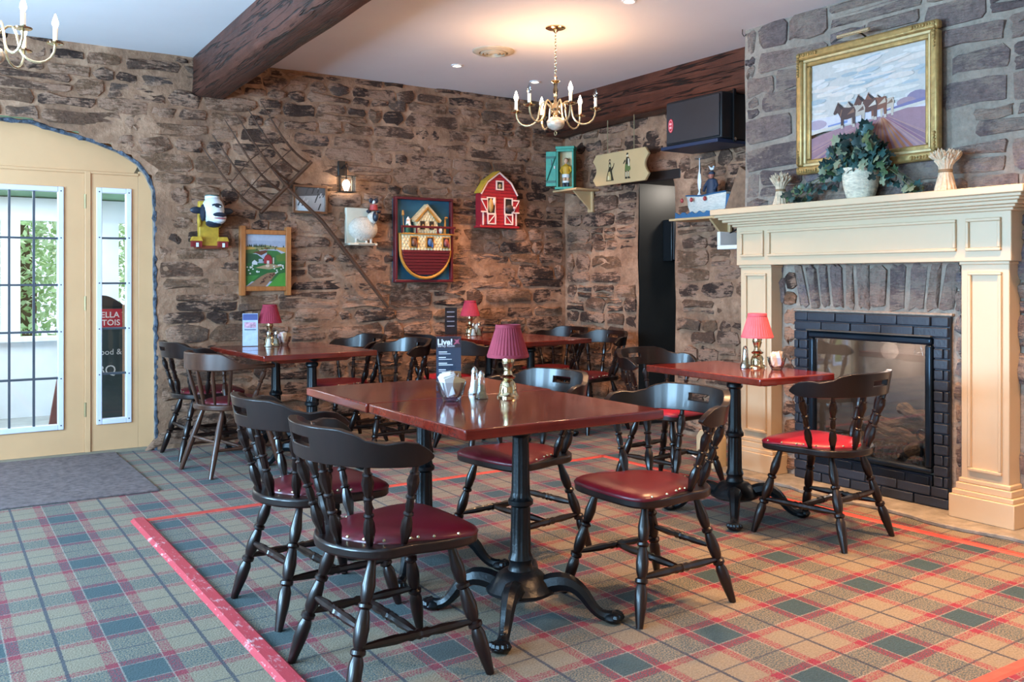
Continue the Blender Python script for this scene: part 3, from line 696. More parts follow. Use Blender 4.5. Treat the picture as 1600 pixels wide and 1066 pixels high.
chandelier(gx, gy, 21, (0, 2, 3, 4), 'brass six-arm chandelier hanging before the corner and door sign', 8)
chandelier(.31, 4.79, 28, (0, 1, 2, 4, 5), 'brass chandelier cut off at the top left corner of the photo', 2)
# ================================================================ CHAIRS
LEGP = [(0, .012), (.08, .014), (.2, .022), (.28, .019), (.31, .0145), (.325, .022), (.345, .022), (.36, .0145), (.4, .019), (.48, .0235), (.56, .021), (.6, .015), (.615, .0235), (.64, .0235), (.655, .016), (.7, .0225), (.8, .0225), (.92, .017), (1, .013)]
SPP = [(0, .009), (.08, .0125), (.2, .019), (.3, .0165), (.37, .0105), (.385, .016), (.405, .016), (.42, .0105), (.5, .0135), (.58, .0105), (.595, .016), (.615, .016), (.63, .0105), (.72, .0165), (.8, .0195), (.88, .0135), (.9, .016), (.915, .010), (1, .009)]
STP = [(0, .008), (.15, .013), (.3, .016), (.4, .0125), (.43, .017), (.47, .013), (.5, .0175), (.53, .013), (.57, .017), (.6, .0125), (.7, .016), (.85, .013), (1, .008)]
def seat_outline(ins_r=0, ins_s=0, n=40):
    key = [(0, .235, 0), (18, .232, .10), (34, .222, .175), (46, .185, .213), (60, .11, .224), (78, .03, .216), (92, -.025, .205), (104, -.065, .207), (118, -.115, .208), (134, -.17, .175), (150, -.21, .12), (166, -.235, .05), (180, -.238, 0)]
    pts = []
    for s in (1, -1):
        ks = key if s == 1 else key[::-1][1:-1]
        for a, x, y in ks:
            back = max(0, min(1, (.02-x)/.12)); side = max(0, min(1, (.14-x)/.14))
            yy = y-ins_s*side*(1 if y > .01 else 0)*min(1, y/.1); xx = x+ins_r*back
            pts.append((xx, s*yy))
    return pts
def smooth_poly(p, it=1):
    for _ in range(it):
        q = []
        for i in range(len(p)):
            a, b = p[i], p[(i+1) % len(p)]; q += [(a[0]*.75+b[0]*.25, a[1]*.75+b[1]*.25), (a[0]*.25+b[0]*.75, a[1]*.25+b[1]*.75)]
        p = q
    return p
def cushion(poly, z0, h):
    n = len(poly); cx = sum(p[0] for p in poly)/n; mb = MB()
    rings = [(1.0, 0), (1.012, .008), (.985, .016), (.9, .6*h+.008), (.7, .9*h+.006), (.4, h+.006)]
    for s, z in rings: mb.v += [(cx+(x-cx)*s, y*s, z0+z) for x, y in poly]
    mb.v.append((cx, 0, z0+h+.006))
    for k in range(len(rings)-1):
        for i in range(n): j = (i+1) % n; mb.f.append((k*n+i, k*n+j, (k+1)*n+j, (k+1)*n+i))
    k = len(rings)-1
    for i in range(n): mb.f.append((k*n+i, k*n+(i+1) % n, len(mb.v)-1))
    mb.c = [None]*len(mb.f); return mb
def rail_prof(a):
    a = abs(a)
    K = [(0, .808), (34, .808), (44, .797), (54, .775), (64, .766), (74, .771), (84, .765), (92, .748), (97, .735)]
    for (p, z), (q, w) in zip(K[:-1], K[1:]):
        if a <= q: t = (a-p)/(q-p); t = t*t*(3-2*t); return z+(w-z)*t
    return K[-1][1]
def rail_mesh():
    mb = MB(); A = list(range(-96, 97, 4)); t = .014; cols = []
    for a in A:
        ar = rad(a); e = max(0, (abs(a)-82)/14); zt = rail_prof(a)-.012*e*e; zb = .694+.006*math.cos(ar)+.022*e*e
        z1, z2 = (.745, .772) if abs(a) <= 12 else (zb+(zt-zb)*.42, zb+(zt-zb)*.68)
        col = []
        for s in (1, -1):
            for z in (zb, z1, z2, zt):
                lean = (z-.70)*.16; rx, ry = .25+s*t+lean, .278+s*t+lean
                col.append(len(mb.v)); mb.v.append((-.035-rx*math.cos(ar), ry*math.sin(ar), z))
        cols.append(col)
    for i in range(len(A)-1):
        c, d = cols[i], cols[i+1]; hole = abs(A[i]) <= 12 and abs(A[i+1]) <= 12
        for k in range(3):
            if k == 1 and hole: continue
            mb.f.append((c[k], c[k+1], d[k+1], d[k])); mb.f.append((c[4+k], d[4+k], d[5+k], c[5+k]))
        mb.f.append((c[3], c[7], d[7], d[3])); mb.f.append((c[0], d[0], d[4], c[4]))
        if hole: mb.f.append((c[1], c[5], d[5], d[1])); mb.f.append((c[2], d[2], d[6], c[6]))
    for i, c in ((0, cols[0]), (-1, cols[-1])):
        for k in range(3): mb.f.append((c[k], c[4+k], c[5+k], c[k+1]) if i == 0 else (c[k], c[k+1], c[5+k], c[4+k]))
    ih = [i for i, a in enumerate(A) if abs(a) == 12]
    for n_, i in enumerate(ih):
        c = cols[i]; mb.f.append((c[1], c[2], c[6], c[5]) if n_ == 0 else (c[1], c[5], c[6], c[2]))
    mb.c = [None]*len(mb.f); return mb
def legs(root, m, turned=True):
    tops = [(.135, .14), (.135, -.14), (-.125, .13), (-.125, -.13)]; feet = [(.235, .225), (.235, -.225), (-.245, .215), (-.245, -.215)]
    P = LEGP if turned else [(0, .013), (.3, .02), (.7, .019), (1, .014)]
    at = {}
    for i, ((x, y), (u, v)) in enumerate(zip(tops, feet)):
        MB().turn((u, v, 0), (x, y, .415), P[::-1] and [(1-t, r) for t, r in P[::-1]], 10).obj('leg', m, root); at[i] = lambda z, x=x, y=y, u=u, v=v: Vector((u+(x-u)*z/.415, v+(y-v)*z/.415, z))
    S = STP if turned else [(0, .008), (.5, .014), (1, .008)]
    for i, k in ((0, 2), (1, 3)): MB().turn(at[i](.165), at[k](.165), S, 8).obj('stretcher', m, root)
    a = (at[0](.165)+at[2](.165))/2; b = (at[1](.165)+at[3](.165))/2
    MB().turn(a, b, S, 8).obj('stretcher', m, root); MB().turn(at[2](.215), at[3](.215), S, 8).obj('stretcher', m, root)
def mates_chair(label, vinyl):
    c = thing('mates_chair', (0, 0, 0), label, 'chair', group='dark mates chairs around the tables')
    so = smooth_poly(seat_outline(), 1)
    MB().prism(so, .412, .446).obj('seat', M_CHAIR, c, bevel=.008, seg=3)
    co = smooth_poly(seat_outline(.055, .03), 1)
    cu = cushion(co, .438, .03).obj('cushion', vinyl, c, ang=80)
    mb = MB(); n = len(co)
    for i in range(0, n, 2):
        x, y = co[i]
        if x < .19: mb.ball((x*.975, y*.98, .455), .0055, 6, 4)
    tag(mb.obj('nailheads', M_PALEBRASS, cu), kind='stuff')
    rail_mesh().obj('crest_rail', M_CHAIR, c, bevel=.006, seg=2)
    for a in (-84, -52, -19, 19, 52, 84):
        ar = rad(a); MB().turn((-.03-.183*math.cos(ar), .182*math.sin(ar), .442), (-.035-.252*math.cos(ar), .279*math.sin(ar), .702), SPP, 9).obj('spindle', M_CHAIR, c)
    legs(c, M_CHAIR); return c
chA = mates_chair('a', M_VINYL); chR = mates_chair('b', M_VINYL2)
specs = [
 (1.285, 2.675, 2, 0, 'nearest dark mates chair at lower left, its back to the camera, burgundy seat'),
 (1.315, 3.39, 4, 0, 'dark mates chair second from the camera on the left of the front table'),
 (2.40, 2.71, 180, 0, 'dark mates chair with burgundy seat turned to the right end of the front table'),
 (2.335, 3.51, 189, 0, 'dark mates chair behind the front table, its rail beside the pink lamp'),
 (3.72, 2.93, 97, 1, 'dark mates chair with bright red seat standing before the fireplace'),
 (3.87, 4.17, -82, 1, 'reddish mates chair behind the fireplace table near the dark doorway'),
 (1.765, 6.67, 3, 0, 'dark mates chair against the stone wall at the far left table'),
 (2.80, 6.62, 184, 0, 'dark mates chair by the wall at right of the far left table'),
 (2.87, 6.02, 182, 0, 'dark mates chair nearer side, at right of the far left table'),
 (3.62, 6.52, 5, 1, 'dark mates chair just left of the corner table, red seat showing'),
 (3.50, 5.80, 8, 0, 'dark mates chair at the corner table half hidden by the menu card'),
 (4.80, 6.68, 185, 0, 'dark mates chair deepest in the room corner'),
 (4.70, 6.02, 186, 0, 'dark mates chair at right end of the corner table beside the doorway'),
]
used = set()
for x, y, a, k, lab in specs:
    src = (chA, chR)[k]
    if k in used: src = copy_tree(src)
    used.add(k); place(src, (x, y, 0), rad(a), lab)
# captain's armchair
cp = thing('captains_chair', (1.76, 6.03, 0), 'lighter brown captain armchair with curved arms at the far left table', 'chair', rad(10))
MB().prism(smooth_poly(seat_outline(), 1), .41, .445).obj('seat', M_OAK, cp, bevel=.008, seg=3)
cushion(smooth_poly(seat_outline(.055, .04), 1), .438, .025).obj('cushion', M_VINYL, cp, ang=80)
mb = MB(); A = list(range(-90, 91, 6)); rows = []
path = [(.14, -.29), (.08, -.30), (.02, -.295)]+[(-.03-.245*math.cos(rad(a)), .285*math.sin(rad(a))) for a in A[2:-2]]+[(.02, .295), (.08, .30), (.14, .29)]
for i, (x, y) in enumerate(path):
    w = max(0, min(1, (-x-.06)/.12)); zt = .70+.075*w; zb = .675-.01*w
    p0 = Vector(path[max(0, i-1)]); p1 = Vector(path[min(len(path)-1, i+1)]); d = (p1-p0).normalized(); n = Vector((-d.y, d.x))*(.026-.010*w)
    rows.append([(x+n.x, y+n.y, zb), (x+n.x, y+n.y, zt), (x-n.x, y-n.y, zt), (x-n.x, y-n.y, zb)])
for r in rows: mb.v += r
for i in range(len(rows)-1):
    for j in range(4): mb.f.append((i*4+j, i*4+(j+1) % 4, i*4+4+(j+1) % 4, i*4+4+j))
mb.f += [(3, 2, 1, 0), tuple((len(rows)-1)*4+j for j in range(4))]; mb.c = [None]*len(mb.f)
mb.obj('arm_rail', M_OAK, cp, bevel=.007, seg=3)
for a in (-66, -40, -14, 14, 40, 66):
    ar = rad(a); MB().turn((-.03-.185*math.cos(ar), .19*math.sin(ar), .44), (-.03-.245*math.cos(ar), .285*math.sin(ar), .68), [(0, .008), (.5, .013), (1, .008)], 8).obj('spindle', M_OAK, cp)
for s in (-1, 1): MB().turn((.05, s*.19, .44), (.085, s*.296, .68), SPP, 9).obj('arm_support', M_OAK, cp)
legs(cp, M_OAK, False)
# ================================================================ TABLES
TT = .765
def pedestal(root, x=0, y=0, rz=pi/4):
    Mx = T(x, y, 0)
    fl_ = lambda a, z: 1+(.07*math.cos(10*a) if .235 < z < .66 and not .401 < z < .435 else 0)
    co = MB().lathe([(.062, .13), (.055, .16), (.045, .18), (.040, .2), (.046, .215), (.035, .24), (.033, .40), (.033, .405), (.046, .415), (.046, .43), (.036, .44), (.032, .46), (.030, .66), (.042, .672), (.042, .685), (.036, .695), (.06, .715), (.06, .722)], 40, Mx, fl_).obj('column', M_IRON, root)
    MB().lathe([(.05, .175), (.068, .17), (.088, .155), (.094, .148), (.108, .135), (.112, .128), (.128, .11), (.128, .1), (.1, .085), (.02, .08)], 32, Mx, lambda a, z: 1+.012*math.cos(24*a)).obj('base_dome', M_IRON, root)
    for i in range(4):
        a = rz+i*pi/2; c, s = math.cos(a), math.sin(a); P = lambda r, z: (x+r*c, y+r*s, z)
        path = bez(P(.06, .105), P(.14, .15), P(.19, .15), P(.235, .095), 7)+bez(P(.235, .095), P(.27, .045), P(.29, .022), P(.335, .024), 6)[1:]
        ft = MB().tube(path, [.036, .037, .037, .036, .034, .030, .027, .025, .023, .021, .02, .02, .021, .022], 8).obj('foot', M_IRON, root)
        mb = MB(); mb.ball(P(.34, .021), (.038, .038, .021), 10, 6)
        for j in range(5): w = a+(j-2)*.5; mb.ball((x+.335*c+.032*math.cos(w), y+.335*s+.032*math.sin(w), .028), .014, 6, 4)
        for j in range(11): q = path[1+j]; mb.ball((q[0], q[1], q[2]+.024-.0012*j), (.013, .013, .009), 6, 4)
        tag(mb.obj('foot_ornament', M_IRON, ft), kind='stuff')
def table(cx, cy, w, d, rz, label, px=0, py=0, cleat='x'):
    t = thing('pedestal_table', (cx, cy, 0), label, 'table', rad(rz), 'mahogany pub tables')
    MB().box(-w/2, w/2, -d/2, d/2, TT-.036, TT).obj('tabletop', M_TOP, t, bevel=.006, seg=3)
    a, b = (w*.36, .05) if cleat == 'x' else (.05, d*.36)
    mb = MB(); z0, z1 = TT-.066, TT-.036
    mb.add([(-a*.82, -b*.82, z0), (a*.82, -b*.82, z0), (a*.82, b*.82, z0), (-a*.82, b*.82, z0), (-a, -b, z1), (a, -b, z1), (a, b, z1), (-a, b, z1)], [(0, 3, 2, 1), (4, 5, 6, 7), (0, 1, 5, 4), (1, 2, 6, 5), (2, 3, 7, 6), (3, 0, 4, 7)], T(px, py, 0))
    mb.obj('cleat', M_TOP, t, smooth=False)
    pedestal(t, px, py); return t
table(1.88, 2.866, .838, .728, 0, 'front half of the paired mahogany table nearest the camera', .0, -.05)
table(1.888, 3.553, .866, .632, 0, 'rear half of the paired mahogany table nearest the camera', -.02, 0)
table(3.655, 3.425, .525, .845, -2, 'small mahogany table beside the fireplace', -.01, 0, 'y')
table(2.205, 5.845, .79, .47, 4, 'near half of the far left mahogany table', .0, -.07)
table(2.18, 6.345, .79, .51, 4, 'wall-side half of the far left mahogany table', .02, .09)
table(4.13, 6.04, .80, .56, 5, 'near half of the mahogany table in the corner')
table(4.10, 6.62, .80, .56, 5, 'wall-side half of the mahogany table in the corner')
# ================================================================ TABLEWARE
def M_shade(name, col): return mat(name, col, .8, var=.1, vs=20)
def table_lamp(x, y, label, col, nm, sc=1):
    l = thing('table_lamp', (x, y, TT), label, 'lamp', group='brass table lamps with pleated shades'); S = Matrix.Scale(sc, 4)
    MB().lathe([(.046, 0), (.046, .006), (.04, .012), (.036, .018), (.036, .028), (.034, .045), (.028, .06), (.018, .07), (.03, .077), (.032, .083), (.02, .09), (.016, .105), (.022, .13), (.026, .142), (.024, .15), (.024, .165), (.008, .168), (.008, .2)], 24, S).obj('base', M_BRASS, l)
    pl = lambda a, z: 1+.03*math.cos(34*a)
    sh = MB().lathe([(.082, .163), (.080, .175), (.048, .28), (.047, .288), (.043, .287), (.076, .172), (.079, .163)], 136, S, pl).obj('shade', M_shade(nm, col), l, ang=70)
    MB().lathe([(.0845, .160), (.0850, .170), (.0835, .173), (.081, .163)], 40, S).obj('trim_band', M_shade(nm, col), sh); MB().lathe([(.0515, .278), (.0505, .291), (.046, .291), (.046, .279)], 40, S).obj('trim_band', M_shade(nm, col), sh)
table_lamp(2.018, 3.115, 'brass lamp with dusty pink pleated shade on the front table', '#8c2a3a', 'dusty_pink_pleats')
table_lamp(3.80, 3.41, 'brass lamp with coral pleated shade on the fireplace table', '#cf5a64', 'coral_pleats', 1.0)
table_lamp(2.16, 6.47, 'small brass lamp with dark red shade on the far left table', '#8f2236', 'dark_red_pleats')
table_lamp(3.99, 6.75, 'small brass lamp with red shade on the corner table', '#a02a40', 'red_pleats')
M_SHK = clear_glass('shaker_glass', (.95, .96, .95), .08, .5); M_CHR = mat('chrome_cap', '#c9c9c6', .2, 1, .03)
M_SALT = mat('salt', '#e8e4da', .9); M_PEP = mat('pepper', '#8a7658', .9, var=.3, vs=80)
def shaker(x, y, label, fill):
    s = thing('shaker', (x, y, TT), label, 'shaker', group='salt and pepper shakers')
    m8 = lambda a, z: 1+.05*math.cos(8*a)
    MB().lathe([(.026, 0), (.027, .004), (.018, .03), (.014, .06), (.012, .088)], 24, None, m8).obj('glass_body', M_SHK, s); MB().lathe([(.022, .004), (.0155, .03), (.011, .055), (.0, .058)], 14).obj('contents', fill, s)
    MB().lathe([(.0135, .086), (.0135, .096), (.010, .106), (.004, .112), (.001, .113)], 16).obj('cap', M_CHR, s)
shaker(1.899, 3.125, 'tall pepper shaker nearest the camera on the front table', M_PEP); shaker(1.957, 3.275, 'salt shaker just behind the pepper on the front table', M_SALT)
shaker(3.80, 3.495, 'salt shaker furthest left on the fireplace table', M_SALT); shaker(3.72, 3.42, 'pepper shaker beside the coral lamp on the fireplace table', M_PEP)
shaker(2.11, 6.34, 'left shaker in front of the far left table lamp', M_SALT); shaker(2.165, 6.345, 'right shaker in front of the far left table lamp', M_PEP)
shaker(3.945, 6.62, 'left shaker in front of the corner table lamp', M_SALT); shaker(4.0, 6.62, 'right shaker in front of the corner table lamp', M_PEP)
M_BOWL = clear_glass('cut_glass', (.97, .98, 1), .04, .4)
PK = [mat('white_packet', '#e6dcd6', .7, var=.05), mat('yellow_packet', '#d9c765', .7, var=.05), mat('brown_packet', '#9c7048', .7, var=.08), mat('pink_packet', '#d9b6b4', .7, var=.05), mat('cream_packet', '#efdcc2', .7, var=.05)]
def bowl(x, y, label, cols, n, s=1, rs=1):
    b = thing('sugar_bowl', (x, y, TT), label, 'bowl', group='cut glass sugar bowls')
    w = lambda a, z: 1+(.05*math.cos(10*a))*(z/.08)
    MB().lathe([(.03, 0), (.034, .006), (.036, .014), (.046, .03), (.052, .055), (.057, .078), (.053, .077), (.047, .053), (.041, .03), (.03, .014)], 40, Matrix.Scale(s, 4), w).obj('glass', M_BOWL, b)
    rp = random.Random(rs)
    for i in range(n):
        m = cols[i % len(cols)]
        p = thing('sugar_packet', (x+rp.uniform(-.018, .018), y+rp.uniform(-.018, .018), TT+.02*s), ['white', 'yellow', 'brown', 'pink', 'cream'][m]+' sugar packet standing in the '+label.split(' on ')[0].split(' with')[0]+' on '+label.split(' on ')[-1], 'packet', group='sugar packets in '+label)
        R = RZ(rp.uniform(-1, .4)+TH*0) @ RX(rp.uniform(-.3, .3)) @ RY(rp.uniform(-.35, .35)); hh = rp.uniform(.075, .095)*s
        q = MB(); q.box(-.022*s, .022*s, -.0025, .0025, .004, hh, R); q.obj('sleeve', PK[m], p, bevel=.002)
        q = MB(); q.box(-.022*s, .022*s, -.0006, .0006, hh, hh+.006, R); q.obj('crimp', PK[m], p)
bowl(1.758, 3.118, 'cut glass bowl of sugar packets on the front table', [0, 0, 3, 0, 0, 0, 0, 2, 0, 0, 0, 2, 0, 0, 1, 0], 16, 1, 9)
bowl(3.79, 3.27, 'glass bowl of cream packets on the fireplace table', [4, 0, 4], 10, .85, 5)
bowl(2.265, 6.455, 'glass bowl of packets on the far left table', [2, 3, 4], 6, .8, 6); bowl(4.07, 6.75, 'glass bowl of packets on the corner table', [2, 4, 3], 6, .8, 7)
# menu cards
M_SLATE = mat('slate_blue_print', '#303d50', .4, var=.08); M_ACR = clear_glass('clear_acrylic', (.99, .99, 1), .03, .06); M_TXT = mat('white_print', '#f0ecec', .5, var=0); M_PINKP = mat('pink_print', '#b8546a', .5, var=.3, vs=60)
def menu(x, y, rz, label, card):
    m = thing('menu_stand', (x, y, TT), label, 'menu', rz, 'menu cards in acrylic stands')
    MB().box(-.055, .055, -.03, .03, 0, .004).obj('foot', M_ACR, m, bevel=.001); c = MB().box(-.052, .052, -.002, .002, .004, .232).obj('card', card, m)
    MB().box(-.054, .054, -.0045, -.0035, .004, .235).obj('acrylic_sheet', M_ACR, m); return m, c
def put_text(parent, body, size, x, z, mater, y=-.0032, bold=0, rx=pi/2, align='LEFT'):
    o = link('lettering', text_mesh(body, size, mater, .0002, bold, align), parent); o.location = (x, y, z); o.rotation_euler = (rx, 0, 0); return o
m, c = menu(1.905, 3.40, -TH+.12, 'dark blue printed live music card standing on the front table', M_SLATE)
MB().box(-.051, .051, -.0026, -.0022, .185, .231).obj('header_print', mat('dark_plum_print', '#30242e', .4), c)
put_text(c, 'Live!', .034, -.048, .198, M_TXT, bold=.0012); put_text(c, 'Barley Room', .0135, -.046, .1885, M_TXT)
MB().add([(.02, -.0034, .197), (.03, -.0034, .212), (.022, -.0034, .22), (.036, -.0034, .218), (.046, -.0034, .224), (.041, -.0034, .21), (.048, -.0034, .2), (.035, -.0034, .203)], [tuple(range(8))]).obj('star_print', M_PINKP, c, smooth=False)
for z, w, t in ((.165, .035, .004), (.158, .05, .0025), (.142, .03, .004), (.135, .055, .0025), (.118, .035, .004), (.111, .06, .0035), (.09, .03, .004), (.083, .04, .0025), (.066, .03, .004)):
    MB().box(-.042, -.042+w, -.0026, -.0022, z, z+t).obj('print_line', M_TXT, c)
MB().box(-.051, .051, -.0026, -.0022, .1, .101).obj('print_line', mat('dark_rule', '#1f2833', .5), c)
m, c = menu(2.01, 6.44, -.25, 'pale blue printed card standing on the far left table', mat('pale_card', '#c2d0e4', .35, var=.1, vs=30))
MB().box(-.05, .05, -.0028, -.0022, .185, .228).obj('header_print', mat('navy_print', '#54649a', .4), c); MB().box(-.04, .04, -.0028, -.0022, .13, .17).obj('picture_print', mat('faded_pink_print', '#d9a8b8', .5, var=.3, vs=50), c); MB().box(-.04, .04, -.0028, -.0022, .115, .12).obj('print_line', M_SLATE, c)
m, c = menu(3.86, 6.85, -.3, 'black printed card standing on the corner table', mat('black_card', '#1d1f26', .35)); 
for z in (.19, .15, .11, .07): MB().box(-.035, .03, -.0028, -.0022, z, z+.008).obj('print_line', mat('grey_print', '#9aa0b0', .5), c)
# ================================================================ ART HELPERS
def art(name, parent, polys, w, h, y, x0=0, z0=0):
    mb = MB()
    for i, (col, p) in enumerate(polys): mb.add([(x0+(u-.5)*w, y-.00006*i, z0+v*h) for u, v in p], [tuple(range(len(p)))], None, col)
    return mb.obj(name, M_ART, parent, smooth=False)
def ell(cu, cv, ru, rv, n=14, a0=0, a1=2*pi): return [(cu+ru*math.cos(a0+(a1-a0)*i/n), cv+rv*math.sin(a0+(a1-a0)*i/n)) for i in range(n if a1-a0 > 6.2 else n+1)]
def rc(a, b, c, d): return [(a, b), (c, b), (c, d), (a, d)]
def frame(parent, w, h, t, d, m, name='frame', y=0, bev=.004):
    mb = MB(); mb.box(-w/2, w/2, y-d, y, 0, t); mb.box(-w/2, w/2, y-d, y, h-t, h); mb.box(-w/2, -w/2+t, y-d, y, t, h-t); mb.box(w/2-t, w/2, y-d, y, t, h-t)
    return mb.obj(name, m, parent, bevel=bev)
WY = YB-.035                                             # face of the stones on the back wall
# ---- landscape in gilt frame over the mantel
M_GILT = mat('gilt_frame', '#a98a54', .42, .5, .2, 22, .4, 50, .006); M_GILT2 = mat('gilt_liner', '#cdb686', .45, .35, .1, 20)
pf = thing('framed_painting', (XC-.045, 3.295, 1.872), 'large gilt framed painting of plough horses over the mantel', 'painting', -pi/2)
frame(pf, .93, .742, .05, .05, M_GILT, bev=.014); frame(pf, .84, .652, .02, .036, M_GILT2, 'liner', 0, .006).location = (0, 0, .045); frame(pf, .81, .622, .03, .024, M_GILT, 'inner_frame', 0, .008).location = (0, 0, .06)
for sx in (-1, 1):
    for sz in (-1, 1):
        mb = MB(); rg = random.Random(sx*3+sz)
        for i in range(16): t_ = i/15*.13; mb.ball((sx*(.445-t_*(i % 2)), -.05, .371+sz*(.351-t_*((i+1) % 2))), rg.uniform(.006, .013), 6, 4)
        mb.obj('corner_ornament', M_GILT, pf)
rp = random.Random(12); P = [('#cdc8c2', rc(0, .28, 1, 1))]
for i in range(90):
    cu, cv = rp.uniform(0, 1), rp.uniform(.42, .98); ru, rv = rp.uniform(.04, .15), rp.uniform(.01, .03); sl = rp.uniform(-.1, .25)
    q = [(min(1, max(0, a)), min(1, max(.3, b+sl*(a-cu)))) for a, b in ell(cu, cv, ru, rv, 12)]
    P.append((rp.choice(['#ded8d4', '#e2d6cc', '#d8d4d2', '#e2dcd6', '#aab6bc', '#b4bec4', '#e0d2c8', '#ccd0d4', '#dcd4d0', '#e4dad0']), q))
P += [('#d9d3e0', [(0, .3), (1, .36), (1, .46), (0, .42)]), ('#b4a0b0', ell(.05, .36, .1, .05)), ('#8e7f9c', ell(.93, .47, .09, .07)), ('#a58a96', ell(.84, .44, .08, .05)), ('#7a74a0', [(.68, .38), (1, .43), (1, .46), (.85, .44), (.68, .4)]), ('#7d90c4', [(.16, .31), (.34, .335), (.34, .36), (.16, .335)]), ('#d9cfc4', [(0, .26), (.3, .31), (.3, .335), (0, .3)]), ('#d3cbbf', [(.68, .34), (1, .4), (1, .43), (.68, .385)])]
P.append(('#a07a86', [(0, 0), (1, 0), (1, .37), (.85, .385), (.7, .355), (.5, .325), (.3, .30), (.1, .25), (0, .22)]))
for i in range(34):
    t_ = i/33; x = -.45+t_*1.9; top = (.62+.16*(t_-.5), .345); c_ = rp.choice(['#8f6a80', '#b4898a', '#a0707a', '#7f5a78', '#bb8f86', '#94607a'])
    if .55 < t_ < .72: c_ = rp.choice(['#b8764f', '#a8624a', '#c08460'])
    q = [(x, 0), (x+.03, 0), (top[0]+.008, top[1]-.02), (top[0], top[1]-.02)]
    P.append((c_, [(min(1, max(0, a)), b + (0 if 0 <= a <= 1 else abs(a-min(1, max(0, a)))*.28)) for a, b in q]))
HS = [(-.55, .62), (-.5, .72), (-.36, .98), (-.33, 1.05), (-.28, .95), (-.08, .80), (.2, .76), (.42, .78), (.5, .62), (.48, .4), (.46, 0), (.36, 0), (.33, .36), (.1, .32), (-.06, .33), (-.08, 0), (-.19, 0), (-.2, .4), (-.27, .52), (-.36, .66), (-.48, .56)]
for hx, hz, h_, c_, c2 in ((.66, .335, .23, '#cbb8a6', '#8a6a58'), (.59, .325, .27, '#84503c', '#c9b4a0'), (.505, .315, .28, '#5d3b34', '#d8cabc'), (.41, .30, .25, '#c3b4a6', '#6a5048'), (.32, .28, .27, '#4a3434', '#8a6450')):
    sc_ = h_*.72; P.append((c_, [(hx+x*sc_, hz+y*h_) for x, y in HS]))
    P.append(('#2c2226', [(hx-.36*sc_, hz+.98*h_), (hx-.28*sc_, hz+.97*h_), (hx-.06*sc_, hz+.80*h_), (hx-.14*sc_, hz+.74*h_), (hx-.26*sc_, hz+.84*h_)]))
    P.append((c2, [(hx-.24*sc_, hz+.5*h_), (hx-.16*sc_, hz+.74*h_), (hx-.12*sc_, hz+.72*h_), (hx-.2*sc_, hz+.46*h_)])); P.append((c2, [(hx+.1*sc_, hz+.5*h_), (hx+.4*sc_, hz+.72*h_), (hx+.44*sc_, hz+.55*h_)]))
    for x in (-.135, .41): P.append(('#cbbcae', [(hx+(x-.06)*sc_, hz), (hx+(x+.06)*sc_, hz), (hx+(x+.045)*sc_, hz+.12*h_), (hx+(x-.045)*sc_, hz+.12*h_)]))
art('canvas', pf, P, .755, .565, -.004, 0, .088)
pl = thing('picture_light', (XC-.03, 3.315, 2.635), 'slim brass picture light above the gilt framed painting', 'lamp', -pi/2)
MB().turn((-.105, -.11, 0), (.105, -.11, 0), [(0, .011), (1, .011)], 12).obj('tube_shade', M_PALEBRASS, pl); MB().tube([(.02, -.11, 0), (.02, -.06, .0), (.03, .005, -.03)], .005, 6).obj('bracket', mat('dark_bracket', '#3a3028', .4, .5), pl)
# ---- ivy pot and sheaves on the mantel
PX, PY, PZ = 4.475, 3.262, 1.69
pp = thing('plant_pot', (PX, PY, PZ), 'ribbed ivory wicker pot with a rolled lip on the mantel', 'pot')
MB().lathe([(.068, 0), (.075, .01), (.092, .07), (.098, .12), (.094, .15), (.10, .16), (.102, .172), (.085, .172), (.08, .15)], 48, None, lambda a, z: 1+.02*abs(math.cos(8*a))).obj('body', mat('ivory_wicker', '#d9cdb4', .7, var=.2, vs=30, bump=.8, bs=90, bd=.006, stretch=(1, 1, 3)), pp)
MB().tube([(-.06, .075, .17), (-.085, .085, .2), (-.06, .1, .185)], [.012, .014, .01], 8).obj('lip_curl', MC['ivory_wicker'], pp)
iv = thing('ivy_plant', (PX, PY, PZ+.14), 'trailing green ivy growing from the ivory pot on the mantel', 'plant')
LM = [mat('ivy_leaf_dark', '#1d3633', .42, var=.25, vs=20), mat('ivy_leaf_teal', '#2f5450', .42, var=.25, vs=20), mat('ivy_leaf_green', '#48603e', .45, var=.25, vs=20), mat('ivy_leaf_pale', '#838c70', .5, var=.2, vs=20)]
out = [(0, 0), (.012, -.008), (.024, .004), (.016, .014), (.022, .03), (.009, .026), (0, .044)]
out = out+[(-x, y) for x, y in out[1:-1][::-1]]
LV = []
for m in LM:
    mb = MB(); mb.v = [(x, y, -.10*abs(x)-.2*max(0, y-.02)**1) for x, y in out]+[(0, .015, .003)]; n = len(out)
    mb.f = [(i, (i+1) % n, n) for i in range(n)]; mb.c = [None]*n; LV.append(mb.mesh('leaf', m, ang=60))
rv = random.Random(21); stems = MB()
def put_leaf(p, s, di=None, k=None):
    o = link('leaf', LV[k if k is not None else rv.choice([0, 0, 1, 1, 1, 2, 3])], iv); o.location = p; o.scale = (s, s, s)
    o.rotation_euler = (rad(rv.uniform(35, 105)), rv.uniform(-.5, .5), -pi/2+rv.uniform(-1.0, 1.0)+pi*rv.choice([0, 0, 1]))
for i in range(175):                                     # the bushy crown
    a = rv.uniform(0, 2*pi); q = rv.random()**.5; y = .21*q*math.cos(a); z = .10+.10*q*math.sin(a)-.3*abs(y)**1.2
    put_leaf((rv.uniform(-.12, .02), y, max(-.02, z)), rv.uniform(.95, 1.5))
for i in range(20): put_leaf((rv.uniform(-.06, .05), rv.gauss(-.03, .03), rv.uniform(.17, .26)), rv.uniform(.9, 1.4))
